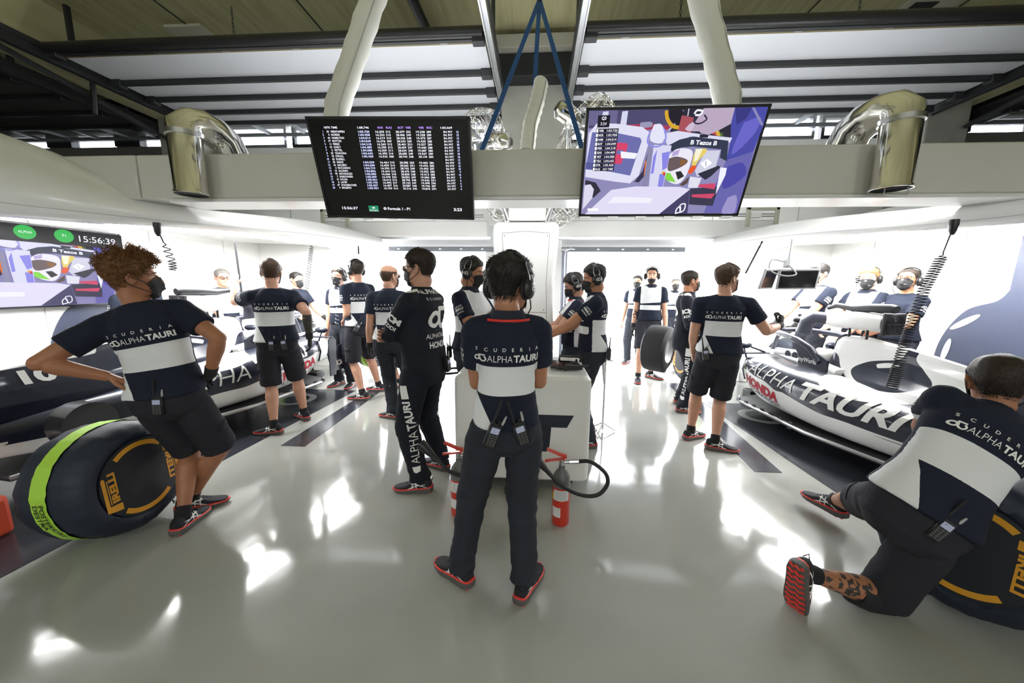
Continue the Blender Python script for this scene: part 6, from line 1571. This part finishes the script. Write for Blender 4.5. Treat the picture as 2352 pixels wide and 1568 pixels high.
# ================================================================ centre column
t = thing('centre_column', 'white hourglass shaped column between the two doorways', 'column', (-.13, 4.45, 0))
m = MB(); rg = []
for z, w, d in ((0, .35, .20), (.6, .345, .20), (1.2, .335, .19), (1.62, .325, .18), (1.95, .355, .19), (2.2, .375, .19), (2.27, .37, .185), (2.30, .345, .17)):
    rg.append(rrect(-.135 - w, -.135 + w, 4.40 - d, 4.40 + d, .09, z))
m.loft(rg); m.build('shell', WHITE, t, ang=50)
m = MB()
for pts in ([(-.40, 2.18), (-.39, 2.0), (-.37, 1.62), (-.385, 1.2), (-.40, .6)], [(.13, 2.18), (.12, 2.0), (.10, 1.62), (.115, 1.2), (.13, .6)], [(-.40, 2.18), (-.135, 2.2), (.13, 2.18)], [(-.375, 1.3), (.105, 1.3)]):
    m.tube([(x, 4.40 - np.interp(z, [0, .6, 1.2, 1.62, 1.95, 2.2], [.2, .2, .19, .18, .19, .19]) - .0005, z) for x, z in pts], .0028, 5)
m.build('panel_joint', mat('joint_grey', (.22, .22, .22), .6), t)
m = MB()
for x, z in ((-.375, 2.15), (.105, 2.15), (.08, 1.33)): m.ell((x, 4.208, z), (.006, .004, .006), 8)
m.build('screw', DARKG, t)
t = thing('column_head', 'white box and slanted struts between the column top and the beam', 'bracket', (-.13, 4.35, 2.3))
MB().box(-.33, .08, 4.2, 4.35, 2.31, 2.62).build('box', WHITE, t, bevel=.01)
for x0, x1 in ((-.45, -.34), (.20, .09)): m = MB(); m.tube([(x0, 4.15, 2.62), (x1, 4.2, 2.31)], .022, 10); m.build('strut', STEEL, t)

# ================================================================ overhead ducts, hoses, straps, fans
def duct(s, x, lab):
    t = thing('exhaust_duct', lab, 'duct', (x, 3.2, 2.3), 'polished ducts over the beam')
    y0 = 3.06
    m = MB(); m.lathe([(.117, 2.34), (.124, 2.34), (.124, 2.36), (.117, 2.365), (.117, 2.80), (.122, 2.80)], 40, T=MX.Translation((x, y0, 0)), cap=False); m.build('down_pipe', CHROME, t, ang=60)
    m = MB(); m.lathe([(.10, 2.36), (.116, 2.342)], 32, T=MX.Translation((x, y0, 0)), cap=False); m.lathe([(.10, 2.36), (.02, 2.37)], 32, T=MX.Translation((x, y0, 0)), cap=False); m.build('mouth', BLACKM, t)
    dx = -s
    cx = []
    for k in range(9): a = R(180 - 90 * k / 8); cx.append((x + dx * (.0), y0, 2.80))
    path = [(x, y0, 2.80), (x, y0 + .004, 2.865), (x + dx * .01, y0 + .05, 2.905), (x + dx * .04, y0 + .13, 2.925), (x + dx * .07, y0 + .22, 2.91), (x + dx * .10, y0 + .30, 2.85), (x + dx * .11, y0 + .35, 2.74), (x + dx * .12, y0 + .37, 2.66)]
    m = MB(); m.tube(path, [.122, .126, .13, .132, .134, .136, .138, .14], 28); m.build('elbow', CHROME, t)
    m = MB(); m.lathe([(.125, 2.795), (.130, 2.795), (.130, 2.83), (.125, 2.83)], 40, T=MX.Translation((x, y0, 0))); m.build('joint_ring', STEEL, t)
    if s > 0: m = MB(); m.tube([(x - .09, y0 - .06, 2.345), (x - .09, y0 - .06, 2.29), (x + .07, y0 - .06, 2.29), (x + .07, y0 - .06, 2.345)], .004, 6); m.build('hook', STEEL, t)
duct(-1, -2.93, 'polished chrome duct with elbow over the beam left of the timing screen')
duct(1, 2.62, 'polished chrome duct with elbow over the beam right of the live picture screen')
FABT = mat('white_fabric_duct', (.78, .78, .73), .6, bump=.5, bscale=7, var=.08)
def sock(path, r, lab):
    t = thing('fabric_duct', lab, 'duct', path[-1], 'white fabric ducts'); P = [V(p) for p in path]; pts = []; rr = []
    for i in range(len(P) - 1):
        for k in range(10): u = k / 10; pts.append(P[i].lerp(P[i + 1], u)); rr.append(r * (1 + .05 * math.sin(len(pts) * 1.9) + .05 * noise.noise(V((len(pts) * .7, r * 40, 0)))))
    pts.append(P[-1]); rr.append(r)
    MB().tube(pts, rr, 18, flat=.85).build('tube', FABT, t)
    m = MB(); m.tube([p + V((r * .62, -r * .70, 0)) for p in pts], .006, 5); m.build('stitched_seam', mat('seam_thread', (.45, .45, .41), .7), t)
sock([(-1.30, 3.62, 4.6), (-1.50, 3.40, 3.8), (-1.74, 3.30, 3.1), (-1.80, 3.3, 2.74)], .105, 'white fabric duct sloping down behind the timing screen')
sock([(1.10, 3.62, 4.6), (1.30, 3.40, 3.8), (1.49, 3.30, 3.1), (1.53, 3.3, 2.74)], .105, 'white fabric duct sloping down behind the live picture screen')
sock([(.0, 3.72, 3.45), (-.03, 3.62, 3.25), (-.09, 3.5, 3.0), (-.11, 3.4, 2.74)], .075, 'short white fabric duct rising from the beam centre')
BLUE = mat('blue_webbing', (.015, .085, .26), .7, bump=.2, bscale=80)
for e, lab in (((-.50, 3.35, 2.75), 'blue lifting strap running down to the left fan'), ((.36, 3.35, 2.75), 'blue lifting strap running down to the right fan'), ((-.06, 3.74, 3.42), 'blue lifting strap hanging straight to the short fabric duct')):
    t = thing('lifting_strap', lab, 'strap', e, 'blue lifting straps'); a = V((-.03, 4.2, 4.46)); b = V(e); d = (b - a).normalized(); q = d.cross(V((0, 1, 0))).normalized() * .021; n = V((0, .003, 0))
    MB().add([a - q - n, a + q - n, b + q - n, b - q - n, a - q + n, a + q + n, b + q + n, b - q + n], [(0, 1, 2, 3), (4, 5, 6, 7), (0, 1, 5, 4), (1, 2, 6, 5), (2, 3, 7, 6), (3, 0, 4, 7)]).build('webbing', BLUE, t, smooth=False)
t = thing('ceiling_hook', 'steel hook and chain holding the blue straps', 'hook', (-.03, 4.2, 4.46)); m = MB(); m.tube([(-.03, 4.2, 4.44), (-.03, 4.2, 4.6), (-.03, 4.2, 4.9)], [.02, .012, .012], 8); m.build('shackle', DARKG, t)
def fan(c, ax, r, lab):
    t = thing('cage_fan', lab, 'fan', c, 'chrome cage fans'); T = axis_T(c, ax)
    m = MB()
    for z, rr in ((.06, .99), (-.06, .99), (.0, 1.0)): m.tube([T @ V((r * rr * math.cos(a), r * rr * math.sin(a), z)) for a in [2 * math.pi * k / 36 for k in range(37)]], .005, 5)
    for k in range(40):
        a = 2 * math.pi * k / 40; p = lambda q, z: T @ V((r * q * math.cos(a + (1 - q) * .5), r * q * math.sin(a + (1 - q) * .5), z)); m.tube([p(.16, .11), p(.55, .105), p(.9, .08), p(1., .03), p(1., -.03), p(.9, -.08), p(.5, -.10)], .0028, 4)
    for q, z in ((.3, .112), (.6, .106)): m.tube([T @ V((r * q * math.cos(a), r * q * math.sin(a), z)) for a in [2 * math.pi * k / 30 for k in range(31)]], .003, 4)
    m.build('cage', CHROME, t)
    for k in range(4):
        a = 2 * math.pi * k / 4; m = MB(); m.add([T @ V(p) for p in [(.04 * math.cos(a), .04 * math.sin(a), -.02), (r * .85 * math.cos(a - .3), r * .85 * math.sin(a - .3), -.03), (r * .88 * math.cos(a + .35), r * .88 * math.sin(a + .35), .03), (.04 * math.cos(a + .6), .04 * math.sin(a + .6), .02)]], [(0, 1, 2, 3)])
        b = m.build('blade', STEEL, t); md = b.modifiers.new('s', 'SOLIDIFY'); md.thickness = .004
    m = MB(); m.tube([T @ V((0, 0, -.08)), T @ V((0, 0, -.14)), T @ V((0, 0, -.30)), T @ V((0, 0, -.34))], [.06, .092, .092, .05], 24); m.build('motor', CHROME, t)
    m = MB(); m.tube([T @ V((0, 0, -.2)), T @ V((0, 0, -.2)) + V((0, .05, -.2)), T @ V((0, 0, -.2)) + V((0, .10, -.35))], .014, 8); m.build('mount', STEEL, t)
fan(V((-.56, 3.85, 3.02)), V((-.75, .45, .25)), .27, 'chrome cage fan above the beam beside the timing screen')
fan(V((.42, 3.85, 3.10)), V((.75, .45, -.42)), .33, 'chrome cage fan above the beam beside the live picture screen')
fan(V((-.40, 4.5, 2.46)), V((-.4, .3, -.75)), .21, 'chrome cage fan under the beam left of the column')
fan(V((.26, 4.5, 2.44)), V((.5, .3, -.70)), .23, 'chrome cage fan under the beam right of the column')

def coil(path, r, turns, wire, lab, mm=BLACKM, plug=True, straight=.18):
    t = thing('coiled_hose', lab, 'hose', path[0], 'coiled air hoses'); P = [V(p) for p in path]; seg = len(P) - 1
    def at(u): u = min(.9999, max(0, u)) * seg; i = int(u); return P[i].lerp(P[i + 1], u - i)
    pts = []; n = turns * 10
    for k in range(n + 1):
        u = straight + (1 - straight) * k / n; a = 2 * math.pi * k / 10; g = r * min(1, k / 15 + .25); p = at(u); pts.append(p + V((math.cos(a) * g, math.sin(a) * g, 0)))
    m = MB(); m.tube([at(0), at(straight * .5), at(straight * .9)] + pts, wire, 6); m.build('hose', mm, t)
    if plug: m = MB(); m.tube([P[0] + V((0, 0, .06)), P[0] + V((0, 0, .02)), P[0] - V((0, 0, .03)), P[0] - V((0, 0, .06))], [.03, .032, .024, .010], 10); m.build('connector', BLACK, t)
coil([(3.33, 3.28, 2.10), (3.22, 3.22, 1.85), (3.02, 3.1, 1.6), (2.92, 3.05, 1.3), (2.82, 2.98, 1.05), (2.74, 2.92, .85)], .034, 52, .0042, 'long black coiled hose hanging between the cars rear and the kneeling person')
coil([(-3.52, 3.28, 2.09), (-3.49, 3.3, 1.95), (-3.46, 3.32, 1.80), (-3.44, 3.3, 1.72)], .028, 7, .005, 'short black coiled hose hanging above the curly haired person', straight=.3)
coil([(-3.05, 4.9, 2.16), (-3.1, 4.9, 1.9), (-3.15, 4.85, 1.5)], .026, 20, .0035, 'thin coiled hose beside the head of the person stretching an arm', plug=False, straight=.1)
coil([(-2.95, 5.4, 2.16), (-2.95, 5.4, 1.7), (-3.0, 5.3, 1.0)], .03, 22, .003, 'pale coiled hose hanging beside the left car nose', mat('pale_hose', (.45, .46, .5), .5), False, .1)
coil([(3.86, 4.75, 2.1), (3.84, 4.72, 1.9), (3.74, 4.6, 1.35)], .03, 22, .003, 'pale coiled hose hanging beside the fair haired person', mat('pale_hose', (.45, .46, .5), .5), False, .1)
for p0, p1, lab in (((-2.75, 5.6, 2.18), (-2.75, 5.6, 2.05), 'short black cable end hanging under the left canopy'), ((2.85, 5.0, 2.18), (2.66, 4.95, 1.78), 'black slanted cable under the right canopy beside the person raising a hand'), ((-3.98, 4.7, 2.12), (-4.0, 4.75, 1.45), 'black vertical cable on the white wall behind the curly haired person')):
    t = thing('hanging_cable', lab, 'cable', p0); MB().tube([p0, (np.array(p0) * .5 + np.array(p1) * .5), p1], .012, 8).build('cable', BLACKM, t)

# twin screens hanging over the right car
t = thing('twin_screen_arm', 'twin grey framed screens on a hanging arm over the right car', 'monitor', (2.95, 4.55, 1.8))
for cx, w, yw, tl in ((2.72, .24, 28, .25), (3.04, .42, -8, .22)):
    T = frame((cx, 4.55, 1.70), (math.cos(R(yw)), math.sin(R(yw)), .02), (.08, -.25, 1))
    MB().box(-w / 2, w / 2, -.12, .12, -.025, .0, T=T).build('screen_frame', mat('grey_screen_frame', (.30, .30, .30), .4), t, bevel=.006)
    MB().box(-w / 2 + .02, w / 2 - .02, -.10, .10, .0, .002, T=T).build('screen_glass', SCRB, t, smooth=False)
m = MB(); m.tube([(2.96, 4.6, 2.16), (2.95, 4.6, 1.95), (2.90, 4.6, 1.84)], .016, 8); m.cbox((2.90, 4.6, 1.88), .08, .08, .10); m.tube([(2.74, 4.62, 1.76), (2.90, 4.62, 1.80), (3.04, 4.62, 1.76)], .02, 8); m.build('arm', STEEL, t)
m = MB(); m.tube(smooth([(2.88, 4.56, 1.9), (2.72, 4.54, 1.92), (2.70, 4.52, 1.80), (2.85, 4.5, 1.74), (2.98, 4.5, 1.76), (2.92, 4.55, 1.86)]), .009, 6); m.build('cable', mat('grey_cable', (.25, .25, .25), .5), t)
# wall frames on the portal, stand, ceiling bits
for s, x in ((-1, -3.35), (1, 3.42)):
    t = thing('cable_bracket', 'beige bolted frame at the %s end of the cable rail' % ('left' if s < 0 else 'right'), 'bracket', (x, 6.2, 2.6))
    m = MB()
    for a in ((-.24, .24, .10, .16), (-.24, -.18, -.14, .16), (.18, .24, -.14, .16)): m.box(x + a[0], x + a[1], 6.05, 6.09, 2.66 + a[2], 2.66 + a[3])
    m.build('frame', mat('beige_frame', (.42, .42, .33), .5), t, bevel=.01)
t = thing('lamp_stand', 'thin white stand with crossbar right of the white cart', 'stand', (.76, 3.95, 0))
m = MB(); m.tube([(.76, 3.95, .02), (.76, 3.95, .86)], .010, 8); m.tube([(.68, 3.92, .84), (.84, 3.98, .80)], .012, 8); m.tube([(.76, 3.95, .55), (.73, 3.95, .80)], .016, 8); m.build('pole', WHITE, t)
for a in (0, 120, 240): m = MB(); m.tube([(.76, 3.95, .10), (.76 + .14 * math.cos(R(a)), 3.95 + .14 * math.sin(R(a)), .012)], .007, 6); m.build('foot', WHITE, t)
PL = mat('pale_ceiling_plate', (.60, .58, .48), .6)
t = thing('ceiling_plate', 'pale square plate on the ceiling above the left raised door', 'plate', (-4.68, 5.2, 4.86)); MB().box(-4.90, -4.40, 5.0, 5.36, 4.868, 4.90).build('plate', PL, t, bevel=.004)
t = thing('ceiling_plate', 'pale square plate with black opening on the ceiling above the right raised door', 'plate', (4.5, 5.2, 4.86)); MB().box(4.22, 4.80, 5.0, 5.4, 4.868, 4.90).build('plate', PL, t, bevel=.004); MB().box(4.30, 4.56, 5.08, 5.35, 4.862, 4.868).build('opening', BLACKM, t, smooth=False)
t = thing('ceiling_pipe', 'black pipe under the ceiling between fabric duct and door track', 'pipe', (-1.46, 5, 4.8)); MB().tube([(-1.50, 3.2, 4.80), (-1.44, 6.4, 4.80)], .06, 14).build('pipe', BLACK, t)
for x, n in ((-3.75, 'above the left raised door'), (1.55, 'near the right fabric duct'), (3.45, 'above the right raised door')):
    t = thing('ceiling_chain', 'thin dark chain hanging from the ceiling ' + n, 'chain', (x, 4.75, 4.3)); m = MB()
    for k in range(14): z = 4.9 - k * .045; m.tube([V((x, 4.75, z)) + V(((.011 * math.cos(a) if k % 2 else 0), (0 if k % 2 else .011 * math.cos(a)), .026 * math.sin(a) - .02)) for a in [2 * math.pi * j / 8 for j in range(9)]], .0035, 4)
    m.build('link', DARKG, t)
t = thing('red_case', 'orange red case on the floor behind the lime banded tyre', 'case', (-3.58, 1.80, 0)); MB().box(-3.80, -3.36, 1.68, 1.95, .0, .26).build('case', mat('orange_red_cloth', (.60, .06, .015), .6), t, bevel=.03)
# pit wall far outside
t = thing('pit_wall_stand', 'pale pit wall stand with a row of dark screens far outside the left doorway', 'stand', (-2.5, 16, 0))
m = MB(); m.box(-6, 0, 16, 16.6, 0, 1.0); m.box(-6, 0, 16, 16.2, 2.3, 2.6); m.build('frame', mat('pale_pit_panel', (.8, .8, .82), .5), t)  # pale panels, their own colour
for k in range(6): m = MB(); m.box(-5.6 + k * .9, -5.0 + k * .9, 15.96, 16.0, 1.55, 1.85); m.build('display', mat('dim_display', (.10, .11, .14), .4), t)
